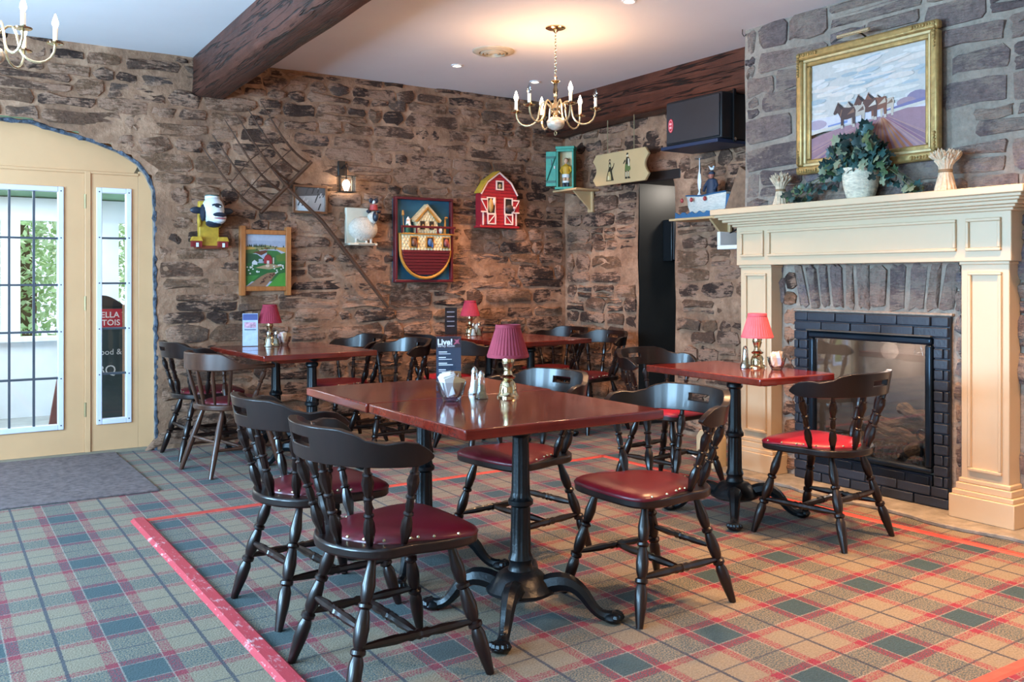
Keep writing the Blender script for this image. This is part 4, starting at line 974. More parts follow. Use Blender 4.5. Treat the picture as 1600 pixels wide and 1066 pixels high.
for i in range(8): put_leaf((rv.uniform(-.06, .05), .09+rv.gauss(0, .03), rv.uniform(.18, .23)), rv.uniform(.8, 1.1), k=0)
for side, n, ln in ((1, 56, .42), (-1, 38, .30)):        # trailing sprays along the shelf
    for i in range(n):
        t_ = rv.random()**.8; put_leaf((rv.uniform(-.09, .06), side*(.06+ln*t_), max(-.125, .04-.19*t_+rv.uniform(-.05, .05))), rv.uniform(.75, 1.3), k=rv.choice([0, 1, 1, 2, 3] if side < 0 else [0, 0, 1, 1, 2]))
    for j in range(3): stems.tube(bez((0, 0, 0), (-.03, side*.1, .1), (-.05+.04*j, side*.25, .0), (-.06+.05*j, side*(.06+ln), -.125), 8), .0025, 5)
for j in range(5): stems.tube([(0, 0, -.05), (-.02+.01*j, -.04+.03*j, .1), (-.03, -.06+.045*j, .22)], .0025, 5)
stems.obj('stems', mat('ivy_stem', '#6a6a48', .7), iv)
def sheaf(y, h, label):
    s = thing('wheat_sheaf', (4.475, y, PZ), label, 'ornament', group='wheat sheaf ornaments on the mantel'); m = mat('bleached_wheat', '#cdb79a', .8, var=.2, vs=40, bump=.7, bs=120, bd=.006); k = h/.22
    MB().lathe([(.05, 0), (.046, .02), (.036, .06), (.028, .1), (.032, .125), (.05, .15), (.04, .17)], 40, Matrix.Scale(k, 4), lambda a, z: 1+.07*math.cos(15*a+z*20)).obj('stalks', m, s)
    MB().lathe([(.0305, .092), (.033, .097), (.033, .103), (.0305, .108)], 24, Matrix.Scale(k, 4)).obj('tie', mat('sheaf_tie', '#8a6f50', .8), s)
    mb = MB(); rw = random.Random(int(y*100))
    for i in range(150):
        a = rw.uniform(0, 2*pi); q = math.sqrt(rw.random()); r0 = .02+.02*q; r1 = .03+.045*q; zz = .14+.03*rw.random(); z1 = .17+.055*rw.random()*(1.2-q*.8)
        mb.turn((r0*math.cos(a)*k, r0*math.sin(a)*k, zz*k), (r1*math.cos(a)*k, r1*math.sin(a)*k, z1*k), [(0, .002), (.4, .006*k), (.8, .005*k), (1, .001)], 5)
    tag(mb.obj('wheat_ears', m, s), kind='stuff')
sheaf(3.83, .205, 'smaller dried wheat sheaf at the left end of the mantel'); sheaf(2.755, .235, 'larger dried wheat sheaf to the right of the ivy pot')
# ================================================================ BACK WALL DECOR (rz 0: local x right, -y out, z up)
def hang(name, x, z, label, cat, y=None): return thing(name, (x, WY if y is None else y, z), label, cat)
# cow head
M_YEL = mat('mustard_paint', '#b8912e', .55, var=.15, vs=20); M_BW = mat('cow_white', '#dfe2e4', .4, var=.05); M_CB = mat('cow_blue_black', '#232a38', .4, var=.1); M_PINK = mat('muzzle_pink', '#c99aa0', .45); M_DRED = mat('barn_red_paint', '#7c1f22', .5, var=.15, vs=25)
cw = hang('cow_plaque', 1.857, 1.475, 'painted cow head on a mustard farm plaque nearest the entrance', 'wall sculpture')
MB().box(-.07, .075, -.03, .03, 0, .34).obj('board', M_YEL, cw, bevel=.006); MB().box(-.095, .10, -.035, .03, -.012, .012).obj('base_rail', mat('red_brown_rail', '#7a3a22', .5), cw, bevel=.004)
hh = MB(); hh.ball((.012, -.09, .268), (.082, .08, .105), 16, 10); hd_ = hh.obj('head', M_BW, cw)
MB().ball((.03, -.135, .215), (.068, .06, .055), 14, 8).obj('muzzle', M_BW, cw)
MB().ball((.038, -.178, .232), (.05, .026, .02), 12, 6).obj('nose', M_CB, hd_); MB().ball((.038, -.186, .207), (.046, .016, .006), 12, 6).obj('lips', mat('mouth_red', '#b0525a', .45), hd_)
MB().ball((.036, -.172, .19), (.046, .03, .014), 12, 6).obj('chin', M_BW, hd_)
MB().ball((.02, -.148, .298), (.045, .022, .022), 12, 6).obj('eye_patch', M_CB, hd_)
for x in (.0, .045): MB().ball((x, -.169, .294), (.008, .004, .005), 8, 5).obj('eye', M_BW, hd_)
MB().ball((-.058, -.09, .25), (.022, .05, .065), 10, 6).obj('cheek_patch', M_CB, hd_); MB().ball((.012, -.115, .17), (.06, .06, .03), 12, 6).obj('jaw_patch', M_CB, hd_)
for s in (-1, 1): MB().ball((.012+s*.108, -.06, .268), (.05, .014, .026), 12, 6, RY(0)).obj('ear', M_CB, cw)
MB().lathe([(.045, .345), (.052, .35), (.052, .373), (.046, .377)], 20, T(.012, -.07, 0)).obj('hat', M_BW, cw); MB().lathe([(.048, .376), (.048, .383)], 20, T(.012, -.07, 0)).obj('hat_top', mat('hat_green', '#3b5a50', .5), cw)
for s in (-1, 1):
    MB().ball((s*.075, -.045, .19), (.014, .012, .045), 8, 6).obj('corn_cob', M_YEL, cw)
    bn = MB().box(s*.095-.035, s*.095+.035, -.07, -.02, .0, .045).obj('little_barn', M_DRED, cw); MB().prism([(-.04, .044), (.04, .044), (.028, .075), (-.028, .075)], 0, .055, Matrix(((1, 0, 0, s*.095), (0, 0, 1, -.072), (0, 1, 0, 0), (0, 0, 0, 1)))).obj('barn_roof', M_YEL, bn); MB().box(s*.095-.008, s*.095+.01, -.073, -.069, .0, .03).obj('barn_door', M_BW, bn)
# farm picture
M_PINE = wood('orange_pine', '#8a4a22', '#c07a42', .4, .2, (12, 12, 1.5), 4, .1)
fp = hang('farm_picture', 2.289, 1.118, 'folk art farm landscape in an orange pine frame', 'picture')
for s in (-1, 1): MB().box(s*.178-.02, s*.178+.02, -.03, .02, -.005, .525).obj('frame_upright', M_PINE, fp, bevel=.003)
for z in (.03, .462): MB().box(-.158, .158, -.026, .015, z, z+.035).obj('frame_rail', M_PINE, fp, bevel=.003)
F = [('#b8bfd0', rc(0, 0, 1, 1)), ('#a9b2c6', rc(0, .78, 1, .88)), ('#c9a050', [(0, .77), (.25, .755), (.45, .70), (0, .68)]), ('#d09a4c', [(.6, .76), (1, .76), (1, .66), (.75, .73)]), ('#9f9a6a', [(.2, .76), (.5, .8), (.85, .76), (.7, .72), (.3, .7)]), ('#54703c', [(0, .70), (.3, .72), (.4, .66), (0, .6)]), ('#6f3f2c', [(.2, .66), (.5, .70), (.62, .69), (.4, .60)]), ('#2f5a38', [(0, .64), (.3, .62), (.5, .5), (0, .42)]), ('#417a42', [(.55, .7), (.8, .69), (1, .58), (1, .4), (.5, .45)]), ('#5a7d38', [(.75, .6), (1, .66), (1, .5), (.8, .48)]), ('#2f6a38', rc(0, .1, 1, .45)), ('#b89a76', [(.25, .36), (.6, .44), (.95, .40), (.6, .33)]), ('#3f8a3f', [(0, .02), (0, .2), (.35, .22), (.05, .02)]), ('#4f9a3c', [(.55, 0), (.85, .25), (1, .27), (1, 0)]), ('#9a7358', [(.05, 0), (.5, 0), (.8, .28), (.55, .26), (.4, .2)])]
rf_ = random.Random(8)
for i in range(16): cu = rf_.uniform(.05, .95); F.append(('#2c4230', [(cu-.02, .76), (cu+.02, .76), (cu, .76+rf_.uniform(.04, .07))]))
for i in range(26): cu, cv = rf_.uniform(.25, .8), rf_.uniform(.71, .78); F.append((rf_.choice(['#4a5a34', '#6d6a3a', '#8a5a34']), ell(cu, cv, .018, .013, 8)))
for i in range(24): cu = rf_.choice([rf_.uniform(.02, .35), rf_.uniform(.7, .95)]); cv = rf_.uniform(.25, .42); F.append(('#e6e8e2', ell(cu, cv, .022, .014, 8)))
for i in range(14): t_ = rf_.random(); F.append((rf_.choice(['#5a3030', '#7a4a3a', '#402a28']), ell(.3+.4*t_, .05+.2*t_+rf_.uniform(-.03, .03), .02, .014, 8)))
F += [('#a8343a', [(.46, .44), (.66, .44), (.66, .54), (.62, .59), (.56, .61), (.5, .59), (.46, .54)]), ('#e6dcd8', rc(.53, .44, .59, .50)), ('#7f2228', [(.45, .54), (.56, .625), (.67, .54), (.62, .6), (.56, .635), (.5, .6)]), ('#d8dde0', [(.17, .42), (.3, .42), (.3, .47), (.23, .51), (.17, .47)]), ('#aab8c0', [(.33, .45), (.43, .45), (.43, .53), (.33, .53)]), ('#d6d2c0', rc(.68, .44, .71, .56)), ('#e6c8b0', ell(.55, .40, .05, .03))]
art('canvas', fp, F, .318, .40, -.006, 0, .063)
# black and white photograph
bp = hang('framed_photograph', 2.645, 1.757, 'small old black and white photograph in a thin brown frame', 'picture')
frame(bp, .285, .222, .018, .022, wood('thin_brown_frame', '#5a3420', '#8a5a3a', .4, .2), bev=.003)
G = [('#b8babd', rc(0, 0, 1, 1)), ('#d9dbde', [(0, 0), (.5, 0), (.25, .5), (0, .7)]), ('#5a5c60', [(0, .6), (1, .7), (1, 1), (0, 1)])]
for i in range(22): u, v, L_ = rf_.random(), rf_.random(), rf_.uniform(.1, .3); G.append((rf_.choice(['#d9dadc', '#46484c', '#2e3034', '#c3c5c8']), [(min(1, max(0, a)), min(1, max(0, b))) for a, b in ((u, v), (u+.04, v), (u+.04+L_*.3, v+L_), (u+L_*.3, v+L_))]))
art('print', bp, G, .25, .188, -.006, 0, .017)
# wall lantern
ln = hang('wall_lantern', 2.918, 1.93, 'small lit glass lantern on the stone wall above the photograph', 'lamp')
M_LGL = clear_glass('lantern_glass', (1, .97, .92), .1, .5)
for x in (-.06, -.02, .03, .06): MB().box(x-.003, x+.003, -.14 if abs(x) < .05 else -.1, -.13 if abs(x) < .05 else -.09, 0, .13).obj('bar', M_BLACK, ln)
for z in (0, .126): mb = MB(); mb.box(-.065, .065, -.145, -.03, z, z+.006); mb.obj('plate', M_BLACK, ln)
for x0, x1, y in ((-.06, .06, -.138), ): MB().box(x0, x1, y, y+.002, .006, .126).obj('pane', M_LGL, ln)
for x in (-.061, .061): MB().box(x-.001, x+.001, -.135, -.035, .006, .126).obj('pane', M_LGL, ln)
MB().tube([(0, .01, .2), (0, -.06, .22), (0, -.09, .19), (0, -.088, .132)], .006, 6).obj('hook_arm', M_BLACK, ln); MB().tube([(0, -.09+.016*math.cos(w), .215+.016*math.sin(w)) for w in [i*pi/5 for i in range(11)]], .003, 5).obj('ring', M_BLACK, ln)
MB().box(-.03, .03, -.0, .02, .12, .26).obj('back_plate', M_BLACK, ln, bevel=.004)
MB().lathe([(.014, .015), (.02, .03), (.032, .06), (.026, .085), (.004, .105)], 14, T(0, -.088, 0)).obj('bulb', M_BULBON, ln)
lamp('lantern_glow', 'POINT', (2.918, WY-.088, 1.93+.05), 8, (1, .82, .56), size=.03)
# sheep plaque
M_FLEE = mat('fleece_white', '#ddd2c2', .75, var=.08, vs=50, bump=1, bs=110, bd=.012); M_PLQ = mat('plaque_white', '#d8cdb8', .7, var=.08)
sh = hang('sheep_plaque', 3.055, 1.512, 'white sheep sculpture with a black face on a pale square plaque', 'wall sculpture')
MB().box(-.105, .085, -.02, .02, .0, .305).obj('board', M_PLQ, sh, bevel=.004); lg_ = MB().box(-.105, .135, -.09, .02, -.0, .018).obj('ledge', M_PLQ, sh, bevel=.003)
for i in range(14): MB().box(-.03+i*.0105, -.03+i*.0105+.006, -.0915, -.0895, .004, .013).obj('caption_mark', mat('caption_ink', '#4a443c', .7), lg_)
MB().ball((.025, -.05, .135), (.125, .075, .1), 20, 12).obj('fleece', M_FLEE, sh)
for x in (-.04, .05, .09): MB().turn((x, -.06, .018), (x, -.06, .06), [(0, .012), (.4, .009), (1, .013)], 8).obj('hoof_leg', M_FLEE, sh)
MB().ball((.095, -.085, .225), (.045, .04, .055), 12, 8).obj('neck_wool', M_FLEE, sh); MB().ball((.1, -.125, .232), (.024, .03, .042), 12, 8).obj('face', M_CB, sh)
for s in (-1, 1): MB().ball((.1+s*.045, -.095, .275), (.022, .014, .016), 8, 5).obj('ear', M_CB, sh)
MB().lathe([(.036, .285), (.032, .3), (.03, .33)], 16, T(.1, -.09, 0)).obj('red_band', mat('sheep_red', '#a83a3a', .5), sh)
bl_ = MB().ball((.1, -.09, .352), (.016, .014, .016), 8, 6).obj('bow_knot', M_BW, sh)
for s in (-1, 1): MB().ball((.1+s*.022, -.09, .363), (.02, .012, .022), 8, 6, T(0, 0, 0)).obj('bow_loop', M_CB, sh)
# Noah's ark relief
M_TEAL = mat('teal_board', '#20546a', .55, var=.12, vs=12); M_MAR = mat('maroon_wood', '#5c1a22', .4, var=.12, vs=10); M_IVY2 = mat('ivory_shingle', '#d8c9a0', .6, var=.08); M_OCH = mat('ochre_trim', '#b07a30', .5, var=.1)
ak = hang('ark_relief', 3.645, 1.212, 'carved ark full of animals on a teal panel with maroon frame', 'wall sculpture')
MB().box(-.265, .265, -.012, .03, 0, .70).obj('panel', M_TEAL, ak); frame(ak, .55, .715, .022, .05, M_MAR, bev=.004)
Mxz = lambda x=0, y=0, z=0: Matrix(((1, 0, 0, x), (0, 0, 1, y), (0, 1, 0, z), (0, 0, 0, 1)))
for i in range(8):                                        # hull planks
    z1 = .27-.026*i; z0 = z1-.0245; w0 = .225*math.sqrt(max(.02, 1-((.27-z0)/.215)**2)); w1 = .225*math.sqrt(max(.02, 1-((.27-z1)/.215)**2))
    if z0 > .055: MB().prism([(-w0, z0), (w0, z0), (w1, z1), (-w1, z1)], -.085+.006*i*.5, -.01, Mxz()).obj('hull_plank', M_MAR, ak, bevel=.002)
pt = [(-.235, -.055, .40)]+[(-.235*math.cos(w), -.06, .27-.235*math.sin(w)) for w in [i*pi/16 for i in range(17)]]+[(.235, -.055, .27)]
MB().tube(pt, .013, 8).obj('keel_rim', M_OCH, ak)
MB().box(-.225, .235, -.075, -.01, .27, .40).obj('deck_wall', M_IVY2, ak, bevel=.002)
for r in range(5):
    for i in range(15):
        x = -.217+.03*i+(.015 if r % 2 else 0)
        if x > .225 or any(abs(x-c) < .04 and 1 <= r <= 3 for c in (-.12, .03, .185)): continue
        MB().ball((x, -.076, .28+.025*r), (.014, .006, .015), 6, 4).obj('shingle', M_IVY2, ak, smooth=False)
DKF = mat('dark_opening', '#2a2018', .7)
for c_, m_ in ((-.12, mat('animal_brown', '#6a3f2a', .5)), (.03, mat('animal_blue', '#3f5f8a', .5)), (.185, mat('animal_red', '#8a4038', .5))):
    w = MB().box(c_-.038, c_+.038, -.086, -.07, .288, .385).obj('window_frame', M_OCH, ak, bevel=.002); MB().box(c_-.028, c_+.028, -.088, -.085, .298, .376).obj('opening', DKF, w); MB().ball((c_-.002, -.094, .335), (.022, .016, .034), 10, 7).obj('animal', m_, w)
    MB().ball((c_+.016, -.1, .315), (.01, .01, .028), 8, 5).obj('trunk', m_, w)
MB().box(-.24, .265, -.09, -.0, .40, .412).obj('deck_rail', M_OCH, ak, bevel=.002); MB().box(-.245, .27, -.1, -.085, .455, .473).obj('hand_rail', M_MAR, ak, bevel=.002)
for x in (-.235, -.1, .1, .25): MB().box(x-.006, x+.006, -.097, -.086, .41, .456).obj('rail_post', M_MAR, ak)
hs = MB().prism([(-.09, .41), (.115, .41), (.115, .52), (.0125, .635), (-.09, .52)], -.06, -.01, Mxz()).obj('cabin', M_IVY2, ak)
for r in range(7):
    for i in range(8):
        x = -.075+.026*i+(.013 if r % 2 else 0); z = .425+.026*r
        if abs(x-.0125)+max(0, z-.51)*.9 < .098 and not (.44 < z < .52 and (abs(x+.03) < .025 or abs(x-.055) < .025)): MB().ball((x, -.061, z), (.012, .005, .014), 6, 4).obj('shingle', M_IVY2, hs, smooth=False)
for s in (-1, 1):
    R_ = Mxz() ; x1 = .0125+s*.135
    MB().prism([(.0125, .635), (.0125, .66), (x1, .525), (x1-s*.012, .505)] if s > 0 else [(x1-s*.012, .505), (x1, .525), (.0125, .66), (.0125, .635)], -.075, -.005, R_).obj('roof_slope', mat('roof_shingle', '#c9b48c', .6, var=.2, vs=40), hs)
    MB().prism([(.0125, .62), (.0125, .636), (x1-s*.02, .508), (x1-s*.035, .508)] if s > 0 else [(x1-s*.035, .508), (x1-s*.02, .508), (.0125, .636), (.0125, .62)], -.08, -.06, R_).obj('gable_trim', M_OCH, hs)
for x in (-.03, .055): w = MB().box(x-.02, x+.02, -.068, -.055, .445, .515).obj('cabin_window', DKF, hs); MB().ball((x, -.075, .47), (.012, .01, .02), 8, 5).obj('animal', mat('animal_tan', '#9a7448', .5), w)
pn = MB().lathe([(.022, .41), (.02, .47), (.012, .5)], 10, T(-.16, -.05, 0)).obj('person_figure', mat('robe_green', '#3f6a4a', .6), ak); MB().ball((-.16, -.05, .515), (.014, .014, .017), 8, 6).obj('head', mat('skin_tone', '#d0a080', .6), pn); MB().lathe([(.024, .475), (.016, .53), (.003, .55)], 10, T(-.155, -.045, 0)).obj('hood', M_BW, pn)
MB().turn((-.2, -.055, .41), (-.21, -.055, .6), [(0, .003), (.75, .003), (.8, .012), (1, .008)], 6).obj('oar', M_OCH, ak)
gf_ = MB().turn((.19, -.05, .41), (.195, -.05, .54), [(0, .012), (.8, .008), (1, .008)], 8).obj('giraffe', M_OCH, ak); MB().ball((.2, -.06, .55), (.018, .012, .01), 8, 5).obj('head', M_OCH, gf_); MB().ball((.15, -.05, .44), (.016, .016, .03), 8, 6).obj('goose', M_BW, ak)
# red barn relief
M_RED = mat('red_barn_boards', '#9c1f2a', .5, var=.12, vs=18); M_PKW = mat('pinkish_white_trim', '#e2c8c0', .5, var=.03)
br = hang('barn_relief', 4.375, 1.705, 'red wooden barn plaque with white trim and two stall doors', 'wall sculpture')
prof = [(-.19, .0), (.19, .0), (.19, .28), (.125, .385), (0, .475), (-.125, .385), (-.19, .28)]
MB().prism(prof, -.07, .02, Mxz()).obj('barn_body', M_RED, br)
for i in range(16):                                       # boards
    z = .01+.0285*i; zz = z+.014; w = .187 if zz < .28 else (.19-.065*(zz-.28)/.105 if zz < .385 else max(.0, .125*(1-(zz-.385)/.09)))
    if w > .02: MB().box(-w+.004, w-.004, -.0755, -.069, z, z+.0255).obj('board', M_RED, br, bevel=.002)
for a, b_ in zip(prof[2:], prof[3:]): MB().turn((a[0], -.078, a[1]), (b_[0], -.078, b_[1]), [(0, .008), (1, .008)], 6).obj('gable_trim', M_PKW, br); 
for (a, b_), m_ in (((prof[4], prof[5]), 0), ((prof[5], prof[6]), 0)):
    MB().add([(a[0]-.01, -.09, a[1]+.008), (b_[0]-.012, -.09, b_[1]+.008), (b_[0]-.012, .02, b_[1]+.008), (a[0]-.01, .02, a[1]+.008), (a[0]-.01, -.09, a[1]+.016), (b_[0]-.016, -.09, b_[1]+.016), (b_[0]-.016, .02, b_[1]+.016), (a[0]-.01, .02, a[1]+.016)], [(0, 3, 2, 1), (4, 5, 6, 7), (0, 1, 5, 4), (1, 2, 6, 5), (2, 3, 7, 6), (3, 0, 4, 7)]).obj('straw_roof', M_YEL, br)
def trimframe(x0, x1, z0, z1, t, y, parent, nm='trim_frame'):
    mb = MB(); mb.box(x0, x1, y-.008, y, z0, z0+t); mb.box(x0, x1, y-.008, y, z1-t, z1); mb.box(x0, x0+t, y-.008, y, z0+t, z1-t); mb.box(x1-t, x1, y-.008, y, z0+t, z1-t); return mb.obj(nm, M_PKW, parent)
lw = MB().box(-.03, .03, -.078, -.074, .33, .395).obj('loft_opening', DKF, br); trimframe(-.04, .04, .32, .405, .012, -.077, lw); MB().ball((0, -.082, .355), (.016, .01, .022), 8, 6).obj('owl', mat('owl_tan', '#a08a60', .6), lw)
for s in (-1, 1):
    x0, x1 = (-.135, -.045) if s < 0 else (.045, .135)
    op = MB().box(x0, x1, -.079, -.075, .11, .25).obj('stall_opening', DKF, br); trimframe(x0, x1, .105, .255, .01, -.078, op)
    lo = MB().box(x0, x1, -.086, -.075, .015, .105).obj('lower_door', M_RED, br); trimframe(x0, x1, .015, .11, .011, -.085, lo)
    MB().turn((x0+.01, -.09, .025) if s < 0 else (x1-.01, -.09, .025), (x1-.01, -.09, .1) if s < 0 else (x0+.01, -.09, .1), [(0, .005), (1, .005)], 5).obj('brace', M_PKW, lo)
    e0, e1 = (x0-.065, x0) if s < 0 else (x1, x1+.065)
    up = MB().box(e0, e1, -.088, -.076, .12, .24).obj('upper_door', M_RED, br); MB().box(e0, e1, -.094, -.087, .228, .24).obj('rail', M_PKW, up); MB().box(e0, e1, -.094, -.087, .118, .13).obj('rail', M_PKW, up); MB().turn((e0 if s < 0 else e1, -.091, .235), (e1 if s < 0 else e0, -.091, .125), [(0, .005), (1, .005)], 5).obj('brace', M_PKW, up)
    MB().box(s*.172-.006, s*.172+.006, -.084, -.074, .01, .12).obj('corner_trim', M_PKW, br)
ho = MB().ball((-.098, -.09, .18), (.024, .02, .062), 10, 8).obj('horse', mat('horse_tan', '#b08648', .55), br); MB().ball((-.07, -.1, .215), (.016, .014, .034), 8, 6).obj('mane', M_PKW, ho)
cb = MB().ball((.095, -.09, .16), (.045, .02, .035), 10, 8).obj('cow', mat('cow_dark', '#3a302e', .6), br); MB().ball((.142, -.1, .165), (.016, .012, .016), 8, 6).obj('snout', M_PINK, cb)
MB().box(-.21, .2, -.09, .02, -.015, .005).obj('base', M_RED, br, bevel=.003)
# wooden hay fork
M_FORK = wood('old_fork_wood', '#2f1a10', '#5e3a24', .6, 0, (1, 1, 1), 14, .3)
fk = thing('hay_fork', (2.44, WY-.055, 1.951), 'long wooden hay fork with curved tines hung slanting on the wall', 'hay fork')
o0 = Vector((2.44, 0, 1.951))
rel = lambda x, z, y=0: (x-2.44, y, z-1.951)
MB().tube([rel(2.44, 1.951), rel(2.72, 1.70, -.01), rel(3.02, 1.35), rel(3.299, 1.007, -.01)], [.012, .017, .018, .016], 8).obj('handle', M_FORK, fk)
MB().tube([rel(2.235, 1.742), rel(2.64, 2.16)], .016, 8).obj('head_bar', M_FORK, fk)
b0, b1 = Vector((2.25, 1.757)), Vector((2.625, 2.145))
tips = [(1.79, 2.20), (1.86, 2.30), (1.95, 2.42), (2.03, 2.47), (2.12, 2.52), (2.217, 2.585)]
for i, (tx, tz) in enumerate(tips):
    b_ = b0+(b1-b0)*(i/5); d = Vector((tx-b_.x, tz-b_.y)); nrm = Vector((d.y, -d.x)).normalized()*(-.09)
    MB().tube([rel(p[0], p[2], p[1]) for p in bez((b_.x, -.0, b_.y), (b_.x+d.x*.3+nrm.x, -.05, b_.y+d.y*.3+nrm.y), (b_.x+d.x*.6+nrm.x*.6, -.09, b_.y+d.y*.6+nrm.y*.6), (tx, -.05, tz), 9)], [.009, .009, .009, .0085, .008, .0075, .007, .006, .005, .003], 6).obj('tine', M_FORK, fk)
for f_ in (.3, .5):
    q = []
    for i, (tx, tz) in enumerate(tips):
        b_ = b0+(b1-b0)*(i/5); d = Vector((tx-b_.x, tz-b_.y)); n_ = Vector((d.y, -d.x)).normalized()*(-.055); q.append(rel(b_.x+d.x*f_+n_.x, b_.y+d.y*f_+n_.y, -.055))
    MB().tube(q, .004, 5).obj('cross_rod', M_FORK, fk)
MB().tube([rel(2.44, 1.951, -.02), rel(2.27, 2.12, -.05)], [.014, .006], 6).obj('brace', M_FORK, fk)
# ================================================================ RIGHT WALL DECOR (rz -90)
WX = XR-.035
M_SIGN = mat('tan_sign_paint', '#bfa478', .45, var=.05, vs=3)
sg = thing('hanging_sign', (4.965, 5.935, 2.035), 'tan scroll-cornered sign with a lady and a gentleman figure', 'sign', -pi/2)
w, h = .36, .27; oc = []
for sx, sz in ((1, 1), (-1, 1), (-1, 0), (1, 0)):
    pass
prof = [(-w+.045, 0), (w-.045, 0), (w, .055)]+[(w-.05*math.sin(pi*i/8), .055+(h-.11)*i/8) for i in range(1, 8)]+[(w, h-.055), (w-.045, h), (-w+.045, h), (-w, h-.055)]+[(-w+.05*math.sin(pi*i/8), h-.055-(h-.11)*i/8) for i in range(1, 8)]+[(-w, .055)]
bd = MB().prism(prof, -.012, .012, Mxz()).obj('board', M_SIGN, sg, bevel=.004)
Ld = [('#3a3424', [(.26, .12), (.40, .12), (.38, .25), (.36, .45), (.345, .55), (.31, .55), (.29, .42), (.27, .28)]), ('#c9b27a', [(.275, .14), (.35, .14), (.345, .3), (.33, .42), (.30, .40), (.285, .27)]), ('#e6dcae', ell(.30, .22, .018, .07)), ('#3a3424', [(.345, .48), (.385, .57), (.40, .66), (.41, .65), (.39, .52), (.36, .42)]), ('#3a3424', [(.305, .55), (.345, .55), (.345, .64), (.335, .70), (.31, .70)]), ('#d8cfa0', [(.315, .56), (.335, .56), (.332, .64), (.318, .64)]), ('#3a3424', ell(.325, .75, .018, .055)), ('#d9b894', ell(.327, .735, .010, .03)),
      ('#3a3424', [(.60, .12), (.64, .12), (.645, .15), (.63, .18), (.63, .38), (.60, .38)]), ('#3a3424', [(.65, .12), (.695, .12), (.69, .15), (.675, .18), (.67, .38), (.645, .38)]), ('#e0d8b8', rc(.61, .18, .625, .33)), ('#e0d8b8', rc(.652, .18, .667, .33)), ('#6a7a44', [(.595, .36), (.69, .36), (.70, .42), (.675, .60), (.61, .60), (.60, .5)]), ('#3a3424', [(.61, .56), (.68, .56), (.69, .68), (.665, .78), (.625, .78), (.615, .7)]), ('#e6dec4', [(.655, .5), (.68, .5), (.675, .72), (.65, .74)]), ('#3a3424', [(.61, .66), (.575, .58), (.565, .60), (.60, .72)]), ('#e6dec4', ell(.64, .83, .016, .045)), ('#3a3424', [(.622, .84), (.66, .86), (.655, .91), (.63, .91)])]
art('painted_figures', bd, Ld, .72, .27, -.0135)
for x in (-.17, .17): MB().tube([(x, 0, .265), (x, 0, .565)], .004, 5).obj('cord', mat('brown_cord', '#8a7a5c', .9), sg)
# loudspeaker on blue bracket
sk_ = thing('loudspeaker', (4.80, 4.93, 2.24), 'black loudspeaker with red oval badge hung under the reddish beam', 'speaker', -pi/2)
MB().box(-.285, .285, .01, .33, .0, .335).obj('cabinet', mat('black_cabinet', '#15161a', .5, bump=.3, bs=150), sk_, bevel=.012)
g_ = MB().box(-.265, .275, -.006, .012, .018, .318).obj('grille', mat('charcoal_grille', '#2b2a2e', .7, var=.06, bump=.5, bs=400, bd=.002), sk_, bevel=.006)
MB().prism(ell(-.215, .15, .027, .052, 24), -.0085, -.005, Mxz()).obj('badge', mat('badge_red', '#c02438', .4), g_)
MB().prism(ell(-.215, .15, .022, .045, 24), -.0095, -.008, Mxz()).obj('badge_ring', mat('badge_pink', '#e8b0b4', .4), g_); MB().prism(ell(-.215, .15, .019, .041, 24), -.0105, -.009, Mxz()).obj('badge_field', MC['badge_red'], g_)
for z in (.128, .155): MB().box(-.227, -.203, -.0115, -.010, z, z+.016).obj('badge_mark', MC['badge_pink'], g_)
MB().box(-.3, .285, -.03, .30, -.03, -.004).obj('shelf_plate', mat('dark_blue_board', '#1c2c48', .5), sk_, bevel=.004)
br_ = MB().box(.287, .30, .12, .14, -.02, .36).obj('bracket', M_BLACK, sk_); MB().tube([(.30, .13, .0), (.305, .13, .0)], .012, 10).obj('bolt', M_CHR, br_)
MB().box(-.1, .1, .32, .37, .1, .2).obj('wall_mount', M_BLACK, sk_)
# corner shelf with outhouse
cs = thing('corner_shelf', (WX+.01, 6.65, 1.84), 'small tan bracket shelf in the room corner', 'shelf', -pi/2)
M_TAN = mat('tan_shelf_paint', '#c4a478', .5, var=.06)
MB().box(-.16, .19, -.26, .0, .185, .203).obj('plank', M_TAN, cs, bevel=.004); MB().box(.05, .12, -.022, .0, .0, .186).obj('wall_strip', M_TAN, cs, bevel=.003)
MB().prism([(-.02, .02), (-.21, .186), (-.02, .186)], .075, .095, Matrix(((0, 0, 1, 0), (1, 0, 0, 0), (0, 1, 0, 0), (0, 0, 0, 1)))).obj('brace', M_TAN, cs)
oh = thing('outhouse_model', (4.945, 6.67, 2.043), 'green model outhouse with open moon door on the corner shelf', 'ornament', rad(-48)); oh.scale = (.68, .75, .97)
M_GRN = mat('sea_green_paint', '#2f8f78', .5, var=.1, vs=20); M_GRN2 = mat('dark_sea_green', '#1f5f52', .5, var=.1)
mb = MB(); mb.box(-.115, -.10, -.06, .09, 0, .37); mb.box(.10, .115, -.06, .09, 0, .37); mb.box(-.115, .115, .075, .09, 0, .37); mb.obj('walls', M_GRN, oh, smooth=False)
frame(oh, .23, .37, .022, .012, M_GRN, 'front_frame', -.06, .002); MB().box(-.125, .125, -.085, .1, .37, .395).obj('roof', M_GRN, oh, bevel=.003); MB().box(-.135, .12, -.085, .1, -.0, .022).obj('step', M_GRN, oh, bevel=.003)
MB().box(-.095, .095, .06, .075, .02, .36).obj('back_panel', mat('cream_lining', '#d8c8a0', .6), oh)
dr = MB().box(-.255, -.118, -.075, -.062, .03, .35).obj('door', M_GRN, oh, bevel=.002)
for z in (.06, .285): MB().box(-.253, -.12, -.082, -.074, z, z+.022).obj('batten', M_GRN2, dr)
MB().turn((-.245, -.078, .075), (-.13, -.078, .295), [(0, .009), (1, .009)], 6).obj('batten', M_GRN2, dr)
